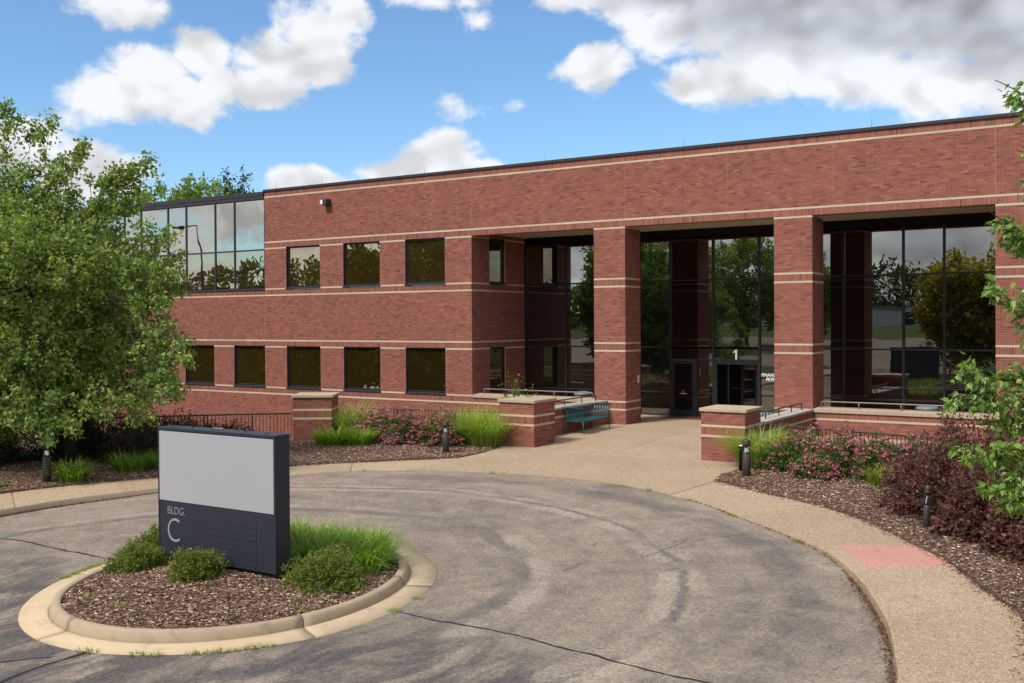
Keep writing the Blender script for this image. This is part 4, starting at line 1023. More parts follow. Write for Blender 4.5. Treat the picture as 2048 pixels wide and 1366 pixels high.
# ------------------------------------------------------------------ small things
def bin_(loc, label):
    e = empty('litter_bin', loc, 0, label, 'bin', 'litter bins behind the low walls')
    MB().lathe([(.26, 0), (.29, .05), (.31, .80), (.31, .84)], 28).build('body', 'bin_grey', e); MB().lathe([(.335, .84), (.34, .88), (.30, .93), (.14, .97)], 28).build('lid', 'bin_grey', e)
bin_((-6.1, 33.0, 0), 'grey green litter bin top above the wall by the hanging branches'); bin_((-18.3, 33.6, 0), 'low dark bin behind the wall above the teal bench')
fl = empty('security_light', (-29.39, D, 8.6), 0, 'small square floodlight high on the brick parapet wall', 'light')
MB().prism([(-.17, -.30), (.17, -.30), (.17, -.02), (-.17, -.02)], -.14, .12, lambda x, y: .12 if y > -.1 else .08).build('housing', 'frame_grey', fl, bev=.01); MB().box(-.174, -.171, -.28, -.04, -.12, .07).build('side_plate', 'white_plate', fl)
MB().box(-.16, -.03, -.305, -.301, -.12, .06).build('lens', 'white_plate', fl); MB().box(-.06, .06, -.02, .0, -.08, .08).build('bracket', 'frame_grey', fl)
pl = empty('wall_plate', (-16.92 + COLW, 32.9, 1.53), 0, 'small white notice plate on the side of the first column', 'plate')
MB().box(0, .012, -.07, .07, -.13, .13).build('plate', 'white_plate', pl); MB().box(.0125, .014, -.02, .02, -.07, .05).build('symbol', 'bin_grey', pl)
wb = empty('vent_box', (-5.9, D, -.25), 0, 'dark louvred vent on the low brick wall behind the railing', 'vent'); MB().box(-.35, .35, -.06, 0, -.17, .17).build('frame', 'frame_black', wb)
for k in range(4): MB().box(-.31, .31, -.075, -.062, -.13 + k * .075, -.09 + k * .075).build('louvre', 'frame_grey', wb)
for i, x in enumerate((-32.6, -29.9, -24.5, -19.0, -13.6, -7.5)):
    lr = empty('lightning_rod', (x, D + .2, 138.4 * C), 0, 'thin lightning rod on the roof edge, number %s along from the glass corner' % ('first', 'second', 'third', 'fourth', 'fifth', 'sixth')[i], 'rod', 'lightning rods on the roof edge')
    lr['label'] = 'thin lightning rod on the roof edge, %s along from the glass corner' % ('first', 'second', 'third', 'fourth', 'fifth', 'sixth')[i]
    MB().tube([(0, 0, 0), (0, 0, .34)], [.008, .005], 6).build('spike', 'rail_taupe', lr); MB().lathe([(.03, 0), (.03, .03), (.012, .05)], 10).build('foot', 'rail_taupe', lr)

# ------------------------------------------------------------------ plants
LEAF5 = ([(0, 0, 0), (.32, .40, .07), (.52, .20, .03), (1.0, 0, -.10), (.52, -.20, .03), (.32, -.40, .07)], None)
LEAF_MAPLE_T = [(0, 0, 0), (.20, .30, .10), (.42, .25, .06), (.60, .30, .03), (.72, .13, -.02), (1.1, 0, -.16), (.72, -.13, -.02), (.60, -.30, .03), (.42, -.25, .06), (.20, -.30, .10)]
LEAF_MAPLE_F = [(0, 1, 2), (0, 2, 4), (2, 3, 4), (0, 4, 5), (0, 5, 6), (6, 7, 8), (0, 6, 8), (0, 8, 9)]
LEAF_S_T = [(0, 0, 0), (.45, .30, .06), (1, 0, -.05), (.45, -.30, .06)]; LEAF_S_F = [(0, 1, 2), (0, 2, 3)]
LEAF_M_T = [(0, 0, 0), (.30, .42, .06), (.55, .20, .02), (1.0, 0, -.10), (.55, -.20, .02), (.30, -.42, .06)]; LEAF_M_F = [(0, 1, 2), (0, 2, 3), (0, 3, 4), (0, 4, 5)]
def spray_leaves(starts, ends, per, size, g, tmpl, spread=.12, t0=.1, droop=.3, rshift=None):
    n = len(starts); S = np.repeat(starts, per, 0); E2 = np.repeat(ends, per, 0); m = n * per
    t = t0 + (1 - t0) * g.random(m) ** .8
    P = S + (E2 - S) * t[:, None] + g.normal(0, 1, (m, 3)) * spread * (1.1 - .6 * t)[:, None]
    ax = (E2 - S); ax /= np.linalg.norm(ax, axis=1)[:, None] + 1e-9; ax[:, 2] -= droop
    mats = rot_mats(m, g, ax, .75)
    sc = size * g.uniform(.65, 1.25, m); r = np.clip(g.beta(2, 2.2, m) * .75 + np.repeat(g.random(n), per) * .3 + (0 if rshift is None else np.repeat(rshift, per)), 0, 1)
    return scatter(tmpl[0], tmpl[1], P, mats, sc, r)
def bend(a, b, g, k=.12, n=4):
    a = np.asarray(a, float); b = np.asarray(b, float); L = np.linalg.norm(b - a); out = [a]
    for i in range(1, n): t = i / n; out.append(a + (b - a) * t + g.normal(0, k * L / 3, 3) * math.sin(math.pi * t) + np.array([0, 0, .06 * L * math.sin(math.pi * t)]))
    out.append(b); return out
def tree(name, base, trunk_h, r0_, cc, rad, n_limb, n_spray, per, leaf, seed, mat, label, tmpl=(LEAF_M_T, LEAF_M_F), spray_len=.7, spread=.11, extra=(), group=None, shell=.5, conical=0.0):
    g = np.random.default_rng(seed); base = np.array(base, float); cc = np.array(cc, float); rad = np.array(rad, float)
    e = empty(name, tuple(base), 0, label, 'tree', group); 
    wood = MB(); top = np.array([cc[0], cc[1], cc[2] + rad[2] * .55])
    tp = bend(base + (0, 0, -.2), base + np.array([0, 0, trunk_h]), g, .05, 4) + bend(base + np.array([0, 0, trunk_h]), top, g, .1, 5)[1:]
    tr = np.linspace(1.15, .18, len(tp)) * r0_; wood.tube([p - base for p in tp], list(tr), 10)
    def shape(u): 
        s = np.ones(len(u))
        if conical: s = 1 - conical * (u[:, 2] * .5 + .5)
        return s
    u = g.normal(size=(n_spray, 3)); u /= np.linalg.norm(u, axis=1)[:, None]
    lump = 1 + .16 * np.sin(u[:, 0] * 5 + seed) * np.cos(u[:, 1] * 4.3 + seed * 2) + .12 * np.sin(u[:, 2] * 7 + seed)
    rr_ = (shell + (1 - shell) * g.random(n_spray) ** .6) * lump
    sh = shape(u); pos = cc + u * rad * rr_[:, None] * np.stack([sh, sh, np.ones_like(sh)], 1)
    od = u.copy(); od[:, 2] = od[:, 2] * .6 + .22; od += g.normal(0, .45, od.shape); od /= np.linalg.norm(od, axis=1)[:, None]
    L = spray_len * g.uniform(.6, 1.35, n_spray)
    S = pos - od * L[:, None] * .45; E2 = pos + od * L[:, None] * .55
    limbs = []
    for k in range(n_limb):
        t = .25 + .7 * k / n_limb; i = t * (len(tp) - 1); j = int(i); a = tp[j] + (tp[min(j + 1, len(tp) - 1)] - tp[j]) * (i - j)
        th_ = k * 2.4 + g.random(); hz = np.array([math.cos(th_), math.sin(th_), g.uniform(-.1, .75)])
        b = cc + hz * rad * .62
        pts = bend(a, b, g, .16, 5); wood.tube([p - base for p in pts], list(np.linspace(r0_ * .34, r0_ * .08, len(pts))), 6); limbs += pts[2:]
    limbs = np.array(limbs)
    step = max(1, n_spray // 260)
    for k in range(0, n_spray, step):
        a = limbs[np.argmin(((limbs - S[k]) ** 2).sum(1))]
        wood.tube([p - base for p in bend(a, E2[k], g, .12, 3)], [r0_ * .07, r0_ * .05, r0_ * .035, r0_ * .02], 4, False)
    if len(extra):
        tw = [q for x in extra for q in x[2]]
        S = np.vstack([S, [x[0] for x in tw]]); E2 = np.vstack([E2, [x[1] for x in tw]])
        for a, b, ts in extra:
            l_ = limbs[np.argmin(((limbs - a) ** 2).sum(1))]; stem = bend(l_, a, g, .18, 4) + [a + (b - a) * t for t in (.25, .5, .75, 1.0)]
            wood.tube([p - base for p in stem], list(np.linspace(.013, .005, len(stem))), 5, False)
            for q0, q1 in ts: wood.tube([q0 - base, q1 - base], [.006, .003], 4, False)
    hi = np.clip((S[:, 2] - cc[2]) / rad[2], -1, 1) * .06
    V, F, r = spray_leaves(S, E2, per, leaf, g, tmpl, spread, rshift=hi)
    wood.build('trunk', 'bark', e)
    mesh_obj('crown', np_mesh('crown', V - base, F, r), mat, e)
    return e
def at(px, py, z):
    """point at depth z on the sight line of a photograph position"""
    v = fw + rt * ((px - 1024) / 2049.35) - up * ((py - 659.8) / 2049.35)
    return np.array(v * z + Vector((0, 0, CAM_Z)))
# large maple: free-standing sprays at its outline
g5 = np.random.default_rng(5); ex = []
for (xa, ya, xb, yb, z, n) in ((90, 330, 100, 240, 27, 5), (130, 360, 165, 298, 26.5, 5), (100, 370, 150, 310, 27, 4), (20, 290, 5, 215, 27, 5), (60, 300, 40, 235, 27.5, 4), (200, 390, 235, 335, 26, 4), (210, 380, 298, 322, 26, 7), (180, 370, 250, 355, 26, 4),
                               (230, 420, 275, 385, 26, 4), (290, 540, 345, 555, 25, 4), (290, 640, 365, 690, 24.5, 6), (300, 690, 372, 722, 24.5, 5), (280, 720, 350, 770, 24.5, 5), (250, 760, 330, 800, 24.2, 5), (200, 790, 280, 835, 24.2, 6), (260, 600, 330, 610, 24.6, 5),
                               (60, 800, 100, 865, 23.5, 6), (80, 790, 140, 850, 23.6, 6), (0, 810, 30, 850, 23.5, 4), (190, 450, 250, 400, 26, 6), (170, 420, 230, 380, 26.3, 6), (30, 400, 60, 330, 27, 7), (80, 420, 110, 350, 27, 7), (5, 380, 15, 310, 27, 6), (40, 440, 90, 390, 27, 8), (100, 450, 150, 390, 26.8, 8), (150, 450, 200, 410, 26.5, 7), (10, 450, 30, 390, 27, 7), (150, 800, 200, 830, 24, 5)):
    a, b = at(xa, ya, z), at(xb, yb, z); tw = []
    d_ = (b - a) / np.linalg.norm(b - a)
    for i in range(n + 2):
        q = a + (b - a) * (i + .3) / (n + 2); o_ = d_ * g5.uniform(.3, .9) + g5.normal(0, .5, 3); o_ /= np.linalg.norm(o_); tw.append((q, q + o_ * g5.uniform(.25, .5)))
    tw.append((a + (b - a) * .7, b)); ex.append((a, b, tw))
tree('maple_tree', (-25.0, 16.9, -.14), 1.7, .17, tuple(at(48, 630, 26.8)), (3.25, 3.25, 3.3), 16, 2300, 38, .118, 11, 'leaf_maple', 'large leafy green maple at the photo edge over the shaded shrubs', spray_len=.95, spread=.13, extra=ex, shell=.42)
# tree whose branches hang in from outside: a few long boughs carry all the visible leaves
def hanging_tree():
    g = np.random.default_rng(21); base = np.array([1.35, 12.4, -.14]); e = empty('overhanging_tree', tuple(base), 0, 'broad leaved tree reaching in with drooping boughs over the barberry', 'tree')
    wood = MB(); tp = [base + np.array(q) for q in ((0, 0, -.2), (.03, .02, 1.5), (-.02, .05, 3.2), (.05, 0, 5.0), (0, .1, 6.8))]; wood.tube([p - base for p in tp], [.15, .125, .10, .06, .02], 10)
    boughs = [[(2180, 260, 10.6), (2090, 225, 10.4), (2040, 185, 10.2), (1990, 160, 10.1)], [(2190, 300, 10.3), (2100, 320, 10.3), (2035, 300, 10.2)], [(2190, 420, 10.3), (2100, 400, 10.3), (2040, 360, 10.3)],
              [(2200, 500, 10.5), (2090, 480, 10.2), (2020, 450, 10.1), (1968, 415, 10.0)], [(2190, 560, 10.5), (2090, 510, 10.3), (2010, 470, 10.2)], [(2200, 650, 10.5), (2100, 640, 10.3), (2020, 600, 10.2), (1965, 545, 10.1)],
              [(2200, 720, 10.4), (2100, 700, 10.2), (2040, 650, 10.1)], [(2200, 790, 10.5), (2100, 760, 10.1), (2010, 760, 10.0), (1930, 745, 9.9), (1885, 712, 9.8)], [(2200, 830, 10.4), (2090, 800, 10.0), (1990, 800, 9.9), (1900, 795, 9.8)],
              [(2200, 870, 10.3), (2100, 840, 10.1), (2010, 840, 10.0), (1955, 850, 9.9)], [(2200, 930, 10.4), (2100, 900, 10.0), (2000, 905, 9.8), (1940, 900, 9.7), (1900, 880, 9.6)], [(2200, 980, 10.2), (2100, 960, 9.9), (2010, 960, 9.7), (1925, 985, 9.6)],
              [(2200, 1010, 10.3), (2100, 990, 9.9), (2030, 1000, 9.7), (1975, 1020, 9.6)], [(2200, 880, 9.4), (2110, 850, 9.2), (2050, 780, 9.2)], [(2210, 960, 9.3), (2120, 940, 9.1), (2060, 930, 9.1)], [(2200, 760, 9.5), (2120, 720, 9.4), (2050, 700, 9.4)]]
    S, E2 = [], []
    for b in boughs:
        P = np.array([at(*q) for q in b]); a = tp[0] + (tp[-1] - tp[0]) * np.clip((P[0][2] + .3) / 7.2, .22, .95)
        full = smooth_line(np.vstack([a, P]), .12); wood.tube([p - base for p in full], list(np.linspace(.035, .004, len(full))), 6, False)
        vis = full[int(len(full) * .25):]
        for i in range(len(vis) - 2):
            for _ in range(3):
                d = vis[i + 2] - vis[i]; d /= np.linalg.norm(d); off = g.normal(0, .55, 3); off[2] -= .25; q = d * g.uniform(.4, 1) + off; q /= np.linalg.norm(q); L = g.uniform(.12, .30) * (1.1 - .55 * i / len(vis))
                S.append(vis[i]); E2.append(vis[i] + q * L)
                wood.tube([vis[i] - base, vis[i] + q * L - base], [.004, .002], 4, False)
    # the rest of the crown, outside the picture
    u = g.normal(size=(420, 3)); u /= np.linalg.norm(u, axis=1)[:, None]; pos = np.array([2.3, 12.6, 4.3]) + u * np.array([1.75, 2.6, 3.2]) * (.5 + .5 * g.random(420) ** .6)[:, None]
    V0, F0, r_0 = spray_leaves(np.array(S), np.array(E2), 12, .080, g, (LEAF_MAPLE_T, LEAF_MAPLE_F), .06, .15, .75)
    V1, F1, r_1 = spray_leaves(pos - u * .3, pos + u * .3, 22, .11, g, (LEAF_MAPLE_T, LEAF_MAPLE_F), .12)
    keep = pos
    V = np.vstack([V0, V1]); F = np.vstack([F0, F1 + len(V0)]); r = np.concatenate([r_0, r_1])
    wood.build('trunk', 'twig', e); mesh_obj('crown', np_mesh('crown', V - base, F, r), 'leaf_right', e)
hanging_tree()
# trees behind the roof
def far(px, py, z): return at(px, py, z)
for i, (px, ptop, z, rx, mat, lab) in enumerate(((345, 362, 75, 3.2, 'leaf_bright', 'pale green treetop showing above the roof beside the maple'), (400, 368, 78, 3.6, 'leaf_bright', 'wide pale green treetop in the middle above the ribbon window'), (452, 355, 82, 1.7, 'leaf_pine', 'dark narrow pine top above the ribbon window'), (488, 368, 84, 1.4, 'leaf_pine', 'small dark pine tip at the corner of the brick parapet'))):
    t_ = far(px, ptop, z); h = t_[2] + .4
    tree('background_tree', (t_[0], t_[1], -.42), h * .4, .22, (t_[0], t_[1], h * .60), (rx, rx, h * .40), 8, 300, 26, .30 if mat == 'leaf_bright' else .22, 60 + i, mat, lab, spray_len=1.6, spread=.25, conical=.0 if mat == 'leaf_bright' else .65, group='treetops above the roof')
# trees across the parking lot, mirrored in the glass
refl = [(-31.5, 8.0, 9.3, 3.0, 'leaf_maple', 'tall green tree mirrored between the brick corner and first column'), (-39.5, 12, 9.4, 2.9, 'leaf_olive', 'tall olive tree mirrored in the upper window next to the entrance'), (-44.3, 13, 8.4, 2.0, 'leaf_olive', 'tall olive tree mirrored in the middle upper window'),
        (-48.5, 17.0, 4.2, 2.8, 'leaf_olive', 'low bushy tree mirrored in the third lower window'), (-53.5, 17.5, 4.2, 3.0, 'leaf_olive', 'low bushy tree mirrored in the fourth lower window'), (-59, 18.0, 4.4, 3.2, 'leaf_olive', 'low bushy tree mirrored in the fifth lower window'), (-66, 17.0, 4.6, 3.4, 'leaf_olive', 'low bushy tree farthest along the court edge'),
        (-35.5, 18.5, 3.6, 2.4, 'leaf_olive', 'short bushy tree mirrored low beside the entrance corner'), (-40.5, 19.5, 3.6, 2.5, 'leaf_olive', 'short bushy tree mirrored low in the second lower window'), (-44.5, 19.5, 3.6, 2.5, 'leaf_olive', 'short bushy tree mirrored low in the middle lower window'),
        (-39, -38, 12.5, 5.0, 'leaf_maple', 'tall pointed green tree mirrored above the entrance doors'), (-34.5, -44, 9.5, 4.5, 'leaf_maple', 'green tree mirrored beside the second column'), (-47, -40, 10.5, 5.0, 'leaf_maple', 'green tree deep in the parking lot'),
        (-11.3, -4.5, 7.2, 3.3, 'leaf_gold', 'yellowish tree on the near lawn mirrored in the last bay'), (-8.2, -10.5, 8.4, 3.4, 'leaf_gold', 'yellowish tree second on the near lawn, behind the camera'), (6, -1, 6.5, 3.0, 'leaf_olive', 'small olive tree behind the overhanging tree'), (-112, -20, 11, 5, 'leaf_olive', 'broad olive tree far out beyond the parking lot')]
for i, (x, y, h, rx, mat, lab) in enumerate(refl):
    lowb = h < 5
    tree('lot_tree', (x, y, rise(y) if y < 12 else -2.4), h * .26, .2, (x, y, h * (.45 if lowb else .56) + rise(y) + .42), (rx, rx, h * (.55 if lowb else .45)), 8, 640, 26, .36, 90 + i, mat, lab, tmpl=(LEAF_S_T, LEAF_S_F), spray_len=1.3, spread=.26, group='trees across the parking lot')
gt = np.random.default_rng(77)
n = 5200; a = gt.uniform(math.radians(150), math.radians(390), n); rr = gt.uniform(120, 150, n); hh = 2 + (8.5 + 1.6 * np.sin(a * 9) + 1.5 * np.sin(a * 23))
P = np.column_stack([-10 + rr * np.cos(a), 0 + rr * np.sin(a), hh * gt.random(n) ** 1.3])
V, F, r = spray_leaves(P - (0, 0, .5), P + (0, 0, .8), 24, 1.0, gt, (LEAF_S_T, LEAF_S_F), .9)
tag(mesh_obj('distant_woods', np_mesh('distant_woods', V, F, r), 'leaf_olive'), 'distant belt of woodland beyond the parking lot', 'woods', kind='stuff')

def light_pole(x, y, z, h, arm, label):
    e = empty('light_pole', (x, y, z), 0, label, 'lamp post', 'parking lot lamp posts')
    MB().tube([(0, 0, 0), (0, 0, h * .6), (arm[0] * .02, arm[1] * .02, h * .85), (arm[0] * .25, arm[1] * .25, h)], [.11, .085, .07, .05], 10).build('pole', 'frame_black', e)
    MB().tube([(arm[0] * .2, arm[1] * .2, h), (arm[0], arm[1], h + .05)], [.045, .04], 8).build('arm', 'frame_black', e)
    MB().tube([(arm[0] * .75, arm[1] * .75, h + .02), (arm[0] * 1.2, arm[1] * 1.2, h + .06)], [.13, .10], 10).build('lamp_head', 'frame_black', e)
light_pole(-58, 14, -2.4, 12.9, (-2.4, .3), 'arched lamp post mirrored in the ribbon window')
light_pole(-13.6, -55, 1.0, 14, (1.6, .2), 'straight lamp post mirrored in the last entrance bay')
wh = empty('white_warehouse', (-40, -104, 2.2), 0, 'long low white building mirrored beyond the parking lot', 'building')
MB().box(-42, 26, -8, 0, -.5, 3.1).build('wall', 'white_plate', wh); MB().box(-42.3, 26.3, -8.3, .3, 3.1, 3.4).build('roof', 'roof_sheet', wh)
for k in range(9): MB().box(-38 + k * 7, -36.5 + k * 7, .0, .06, 0, 2.2).build('door', 'frame_grey', wh)
# shrubs
def shrub(name, c, rad, n_spray, per, leaf, seed, mat, label, group, tmpl=(LEAF_S_T, LEAF_S_F), spread=.04, flowers=0, cat='shrub', ragged=.12, lean=0.0, fsize=.045):
    g = np.random.default_rng(seed); c = np.array(c, float); e = empty(name, tuple(c), 0, label, cat, group); rad = np.array(rad)
    u = g.normal(size=(n_spray, 3)); u[:, 2] = np.abs(u[:, 2]) - .12; u /= np.linalg.norm(u, axis=1)[:, None]
    L = (.80 + .28 * g.random(n_spray)) * (1 + ragged * np.sin(u[:, 0] * 6 + seed) + ragged * np.cos(u[:, 1] * 7 + seed * 1.7))
    E2 = u * rad * L[:, None]; E2[:, 2] = np.maximum(E2[:, 2], .03)
    S = E2 * g.uniform(.30, .62, n_spray)[:, None]; S[:, 2] *= .8
    wood = MB()
    for k in range(0, n_spray, max(1, n_spray // 90)): wood.tube([(0, 0, -.05), tuple(S[k] * .8 + np.array([0, 0, .02])), tuple(E2[k] * .98)], [.008, .005, .002], 4, False)
    wood.build('stems', 'twig', e)
    V, F, r = spray_leaves(S, E2, per, leaf, g, tmpl, spread, .1, .1, rshift=g.normal(0, .08, n_spray))
    mesh_obj('foliage', np_mesh('foliage', V, F, r), mat, e)
    if flowers:
        k = g.choice(n_spray, flowers, replace=flowers > n_spray); w = (u[k, 2] > .08)
        k = k[w]; ctr = E2[k] * 1.02 + g.normal(0, .02, (len(k), 3)); m = 10
        P = np.repeat(ctr, m, 0) + g.normal(0, 1, (len(k) * m, 3)) * np.array([fsize * .55, fsize * .55, fsize * .25])
        mats = rot_mats(len(P), g); V, F, r = scatter([(-.5, -.5, 0), (.5, -.5, 0), (.5, .5, 0), (-.5, .5, 0)], [(0, 1, 2, 3)], P, mats, fsize * g.uniform(.3, .62, len(P)), np.clip(np.repeat(g.random(len(k)), m) * .8 + g.random(len(P)) * .3, 0, 1))
        mesh_obj('blossoms', np_mesh('blossoms', V, F, r), 'flower_pink', e)
    return e
SP = 'pink spirea beds'
for i, (x, y, rx, rz, lab) in enumerate(((-21.0, 24.9, .95, .95, 'pink flowering spirea next to the pale grass at the angled pier'), (-19.75, 24.75, 1.0, .98, 'broad pink flowering spirea in the middle of its bed'), (-18.55, 25.0, .95, .92, 'pink flowering spirea right behind the bollard light'))):
    shrub('spirea_shrub', (x, y, -.15), (rx, rx * .9, rz), 700, 18, .068, 200 + i, 'leaf_spirea', lab, SP, flowers=420, spread=.05, fsize=.066)
for i, (x, y, rx, rz, lab) in enumerate(((-7.55, 25.0, .95, .98, 'pink spirea touching the pale grass by the gate pier'), (-6.55, 24.95, .95, 1.0, 'second pink spirea from the gate pier'), (-5.65, 24.85, .9, .95, 'third pink spirea, above the yellow green clump'), (-4.75, 25.2, .9, .95, 'pink spirea half hidden behind the purple barberry'), (-6.9, 24.05, .55, .55, 'low pink spirea at the front of the bed'))):
    shrub('spirea_shrub', (x, y, -.15), (rx, rx * .9, rz), 700, 18, .066, 220 + i, 'leaf_spirea', lab, SP, flowers=260, spread=.05, fsize=.066)
for i, (x, y, rx, rz, lab) in enumerate(((-3.45, 20.9, 1.12, 1.62, 'tall purple barberry behind the leaning bollard'), (-2.45, 20.4, 1.15, 1.68, 'tall purple barberry under the drooping boughs'), (-2.55, 19.2, .9, 1.1, 'mid sized purple barberry beside the leaning bollard'), (-1.75, 18.4, .85, .9, 'low purple barberry at the bed front near the tactile panel'), (-.9, 19.4, 1.0, 1.2, 'purple barberry at the photo edge'), (-1.15, 17.5, .75, .75, 'lowest purple barberry at the photo edge'))):
    shrub('barberry_shrub', (x, y, -.15), (rx, rx, rz), 1300, 24, .074, 240 + i, 'leaf_barberry', lab, 'purple barberry shrubs', spread=.055, ragged=.16)
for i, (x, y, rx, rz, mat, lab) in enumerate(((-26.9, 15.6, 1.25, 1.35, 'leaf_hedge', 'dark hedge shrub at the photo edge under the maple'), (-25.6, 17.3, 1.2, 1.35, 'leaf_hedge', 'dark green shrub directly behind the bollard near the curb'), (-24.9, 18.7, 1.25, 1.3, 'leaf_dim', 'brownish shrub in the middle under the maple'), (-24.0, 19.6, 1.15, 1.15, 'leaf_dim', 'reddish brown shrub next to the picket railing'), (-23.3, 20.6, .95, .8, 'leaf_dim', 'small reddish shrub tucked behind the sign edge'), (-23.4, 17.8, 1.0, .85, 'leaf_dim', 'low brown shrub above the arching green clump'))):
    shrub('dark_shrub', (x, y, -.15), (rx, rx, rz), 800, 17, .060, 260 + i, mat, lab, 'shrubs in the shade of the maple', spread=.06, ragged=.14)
for i, (x, y, z, rx, rz, lab) in enumerate(((-13.62, 10.72, -.13, .36, .44, 'round yew behind the sign edge on the island'), (-13.18, 10.05, -.14, .42, .40, 'broad yew at the front corner of the sign'), (-11.83, 10.02, -.12, .42, .46, 'neat round yew in front of the letter C sign'), (-9.98, 10.72, -.13, .56, .56, 'yew mixed into the long grass beside the sign'))):
    shrub('yew_shrub', (x, y, z), (rx, rx, rz), 620, 24, .030, 280 + i, 'leaf_yew', lab, 'yew shrubs on the island', spread=.020, ragged=.10)
shrub('sprouting_shrub', (-17.2, 27.4, .0), (.85, .55, 1.85), 90, 14, .085, 300, 'leaf_bright', 'leafy upright shoots behind the pier beside the bench', None, tmpl=(LEAF_M_T, LEAF_M_F), spread=.06)

# grasses
def blades(base, n, h, rad, width, g, droop=.5, splay=.6, seg=5):
    """curved tapering strips rising from a disc"""
    a = g.uniform(0, 2 * math.pi, n); r = rad * np.sqrt(g.random(n)) * .5
    bx, by = base[0] + r * np.cos(a), base[1] + r * np.sin(a); a2 = a + g.normal(0, .7, n); L = h * g.uniform(.65, 1.15, n); sp = splay * g.uniform(.2, 1.1, n); dr_ = droop * g.uniform(.3, 1.3, n)
    V = []; ts = np.linspace(0, 1, seg)
    for t in ts:
        out = L * (sp * t + dr_ * .75 * t ** 2.6) * .75; z = L * (t - dr_ * .55 * t ** 2.8) * np.sqrt(np.maximum(1 - (sp * .55) ** 2, .2))
        px, py = bx + out * np.cos(a2), by + out * np.sin(a2); w = width * (1 - t ** 2 * .93) * .5
        V.append(np.stack([np.column_stack([px - w * np.sin(a2), py + w * np.cos(a2), base[2] + z]), np.column_stack([px + w * np.sin(a2), py - w * np.cos(a2), base[2] + z])], 1))
    V = np.stack(V, 1).reshape(-1, 3); k = seg * 2
    f = np.array([(2 * i, 2 * i + 1, 2 * i + 3, 2 * i + 2) for i in range(seg - 1)])
    F = (f[None] + (np.arange(n) * k)[:, None, None]).reshape(-1, 4)
    rv_ = g.beta(2.2, 2.2, n); rv_[g.random(n) < .045] = 1.0
    return V, F, np.repeat(rv_, k)
def clump(name, base, n, h, rad, width, seed, mat, label, group, droop=.5, splay=.6):
    g = np.random.default_rng(seed); e = empty(name, base, 0, label, 'grass', group)
    V, F, r = blades((0, 0, 0), n, h, rad, width, g, droop, splay); mesh_obj('blades', np_mesh('blades', V, F, r), mat, e); return e
OG = 'tall ornamental grasses'
clump('ornamental_grass', (-22.0, 24.95, -.14), 1200, 1.45, 1.0, .014, 400, 'blade_pale', 'tall pale grass leaning beside the angled pier', OG, .85, .7)
clump('ornamental_grass', (-18.2, 25.7, -.14), 1300, 1.35, 1.0, .014, 401, 'blade_pale', 'tall grass behind the spirea bollard, away from the pier', OG, .85, .7)
clump('ornamental_grass', (-17.25, 25.55, -.14), 1500, 1.42, 1.05, .014, 402, 'blade_pale', 'tall grass pressed against the bench side pier', OG, .85, .65)
clump('ornamental_grass', (-8.72, 25.35, -.12), 1500, 1.2, 1.05, .014, 403, 'blade_pale', 'pale ornamental grass spilling past the second gate pier', OG, .75, .7)
DL = 'daylily clumps'
clump('daylily', (-21.25, 23.2, -.14), 420, .72, .9, .026, 410, 'blade_fresh', 'bright green daylily clump in front of the angled pier, nearer the sign', DL, .8, .7)
clump('daylily', (-20.65, 23.6, -.14), 420, .75, .9, .026, 411, 'blade_fresh', 'bright green daylily clump in front of the angled pier, nearer the spirea', DL, .8, .7)
clump('daylily', (-21.75, 14.75, -.14), 300, .72, .55, .028, 412, 'blade_fresh', 'arching green clump beside the bollard near the curb', DL, .9, .75)
clump('daylily', (-22.0, 16.6, -.14), 360, .62, .8, .026, 413, 'blade_fresh', 'green clump beside the reddish shrubs, left part', DL, .8, .7)
clump('daylily', (-21.45, 17.35, -.14), 360, .66, .8, .026, 414, 'blade_fresh', 'green clump touching the sign edge', DL, .8, .7)
clump('daylily', (-5.35, 23.75, -.14), 130, .62, .5, .03, 415, 'blade_yellow', 'yellow green clump in front of the spirea and barberry', DL, .7, .65)
# long grass filling the back of the island
g = np.random.default_rng(430); parts = []; cnt = 0
for k in range(230):
    th_ = g.uniform(-.55, 2.5); q = g.uniform(.18, .84) ** .7; rad_ = isl_r(th_, 0) * q; x, y = ISL[0] + rad_ * math.cos(th_), ISL[1] + rad_ * math.sin(th_)
    if y < 10.95 and x < -10.0: continue
    if y < 10.75 or (x + 9.95) ** 2 + (y - 10.95) ** 2 < .62 ** 2 or (y < 11.3 and x < -10.2): continue
    V, F, r = blades((x, y, -.15), 85, .56 * g.uniform(.75, 1.2), .45, .018, g, 1.0, .75, 6); parts.append((V, F + cnt, r)); cnt += len(V)
tag(mesh_obj('long_grass', np_mesh('long_grass', np.vstack([p[0] for p in parts]), np.vstack([p[1] for p in parts]), np.concatenate([p[2] for p in parts])), 'blade_fresh'), 'long arching green grass filling the island behind the sign', 'grass', kind='stuff')
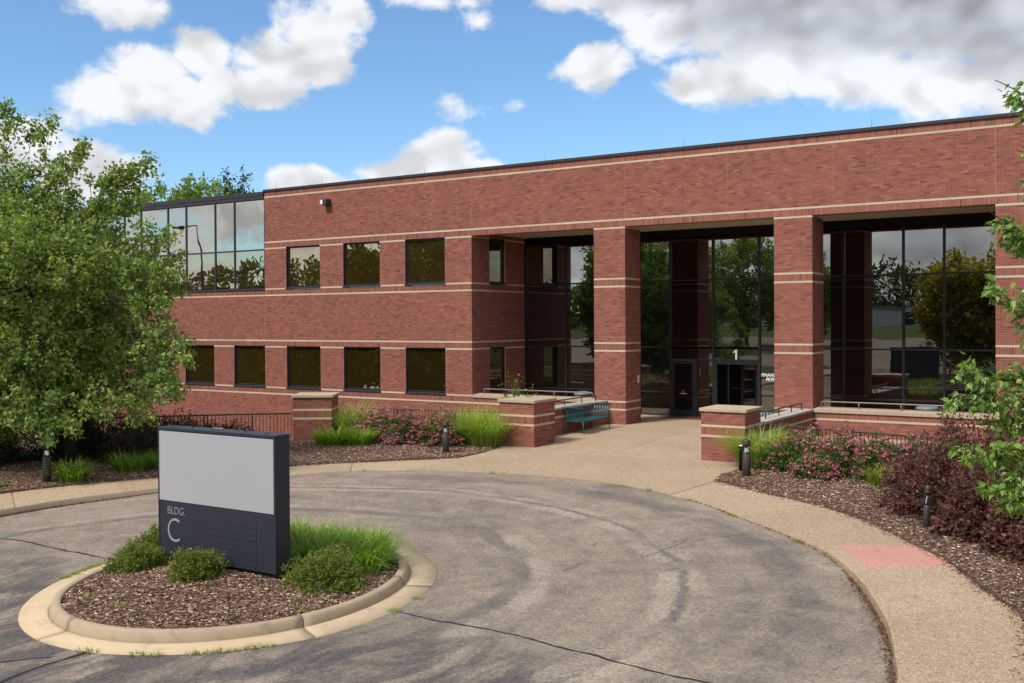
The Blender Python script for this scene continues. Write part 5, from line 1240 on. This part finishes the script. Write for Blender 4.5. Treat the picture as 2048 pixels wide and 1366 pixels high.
# weeds in the joints of gutter and kerb
parts = []; cnt = 0
def weeds(pts, n, h, zf, rad=.12):
    global cnt
    for x, y in pts:
        V, F, r = blades((x, y, zf(x, y)), n, h * g.uniform(.6, 1.3), rad, .008, g, .8, .9, 4); parts.append((V, F + cnt, r)); cnt += len(V)
rd = lambda x, y: zroad(y) + .005
aa = np.linspace(-2.75, -3.75, 46)
weeds([(ISL[0] + (isl_r(t, 1) + .02 + g.normal(0, .015)) * math.cos(t), ISL[1] + (isl_r(t, 1) + .02) * math.sin(t)) for t in aa], 26, .06, rd, .10)
aa = np.concatenate([np.linspace(-.92, -.62, 9), np.linspace(-1.12, -1.04, 3), np.linspace(-1.35, -1.3, 2), [.05, .08, .3]])
weeds([(ISL[0] + (isl_r(t, 1) + .02) * math.cos(t), ISL[1] + (isl_r(t, 1) + .02) * math.sin(t)) for t in aa], 26, .07, rd, .12)
weeds([(-6.98, 18.82), (-7.1, 18.9), (-5.25, 17.3), (-8.4, 20.0), (-9.6, 20.65), (-14.0, 21.0), (-17.0, 19.7)], 22, .11, rd, .10)
weeds([(-9.45, 9.7), (-12.3, 8.6), (-11.6, 8.5)], 20, .10, lambda x, y: -.13, .12)
tag(mesh_obj('joint_weeds', np_mesh('joint_weeds', np.vstack([p[0] for p in parts]), np.vstack([p[1] for p in parts]), np.concatenate([p[2] for p in parts])), 'blade_yellow'), 'small weeds growing along the pavement joints', 'weeds', kind='stuff')
# dry leaf litter against the curb
s_ = cumlen(E_)
def litter(a, b, n, w):
    t = g.uniform(nearest_s(E_, a), nearest_s(E_, b), n); x, y = np.interp(t, s_, E_[:, 0]), np.interp(t, s_, E_[:, 1])
    d = np.array([np.interp(t + .05, s_, E_[:, 0]) - x, np.interp(t + .05, s_, E_[:, 1]) - y]).T; d /= np.linalg.norm(d, axis=1)[:, None]
    o = np.abs(g.normal(0, w, n)) + .02
    return np.column_stack([x + d[:, 1] * o, y - d[:, 0] * o])
LP = np.vstack([litter((-19.85, 9.5), (-19.0, 16), 1500, .035), litter((-4.0, 15.6), (-2.3, 10.6), 900, .05), litter((-8.4, 20), (-4.0, 15.6), 300, .02)])
m_ = rot_mats(len(LP), g, np.column_stack([g.normal(size=(len(LP), 2)), np.zeros(len(LP))]), .2)
V, F, r = scatter(CHIP_T, CHIP_F, np.column_stack([LP, [zroad(y) + .012 for y in LP[:, 1]] + g.uniform(0, .02, len(LP))]), m_, g.uniform(.02, .055, len(LP)), g.random(len(LP)))
tag(mesh_obj('leaf_litter', np_mesh('leaf_litter', V, F, r), 'dead_leaf'), 'dry brown leaf litter along the curb', 'litter', kind='stuff')
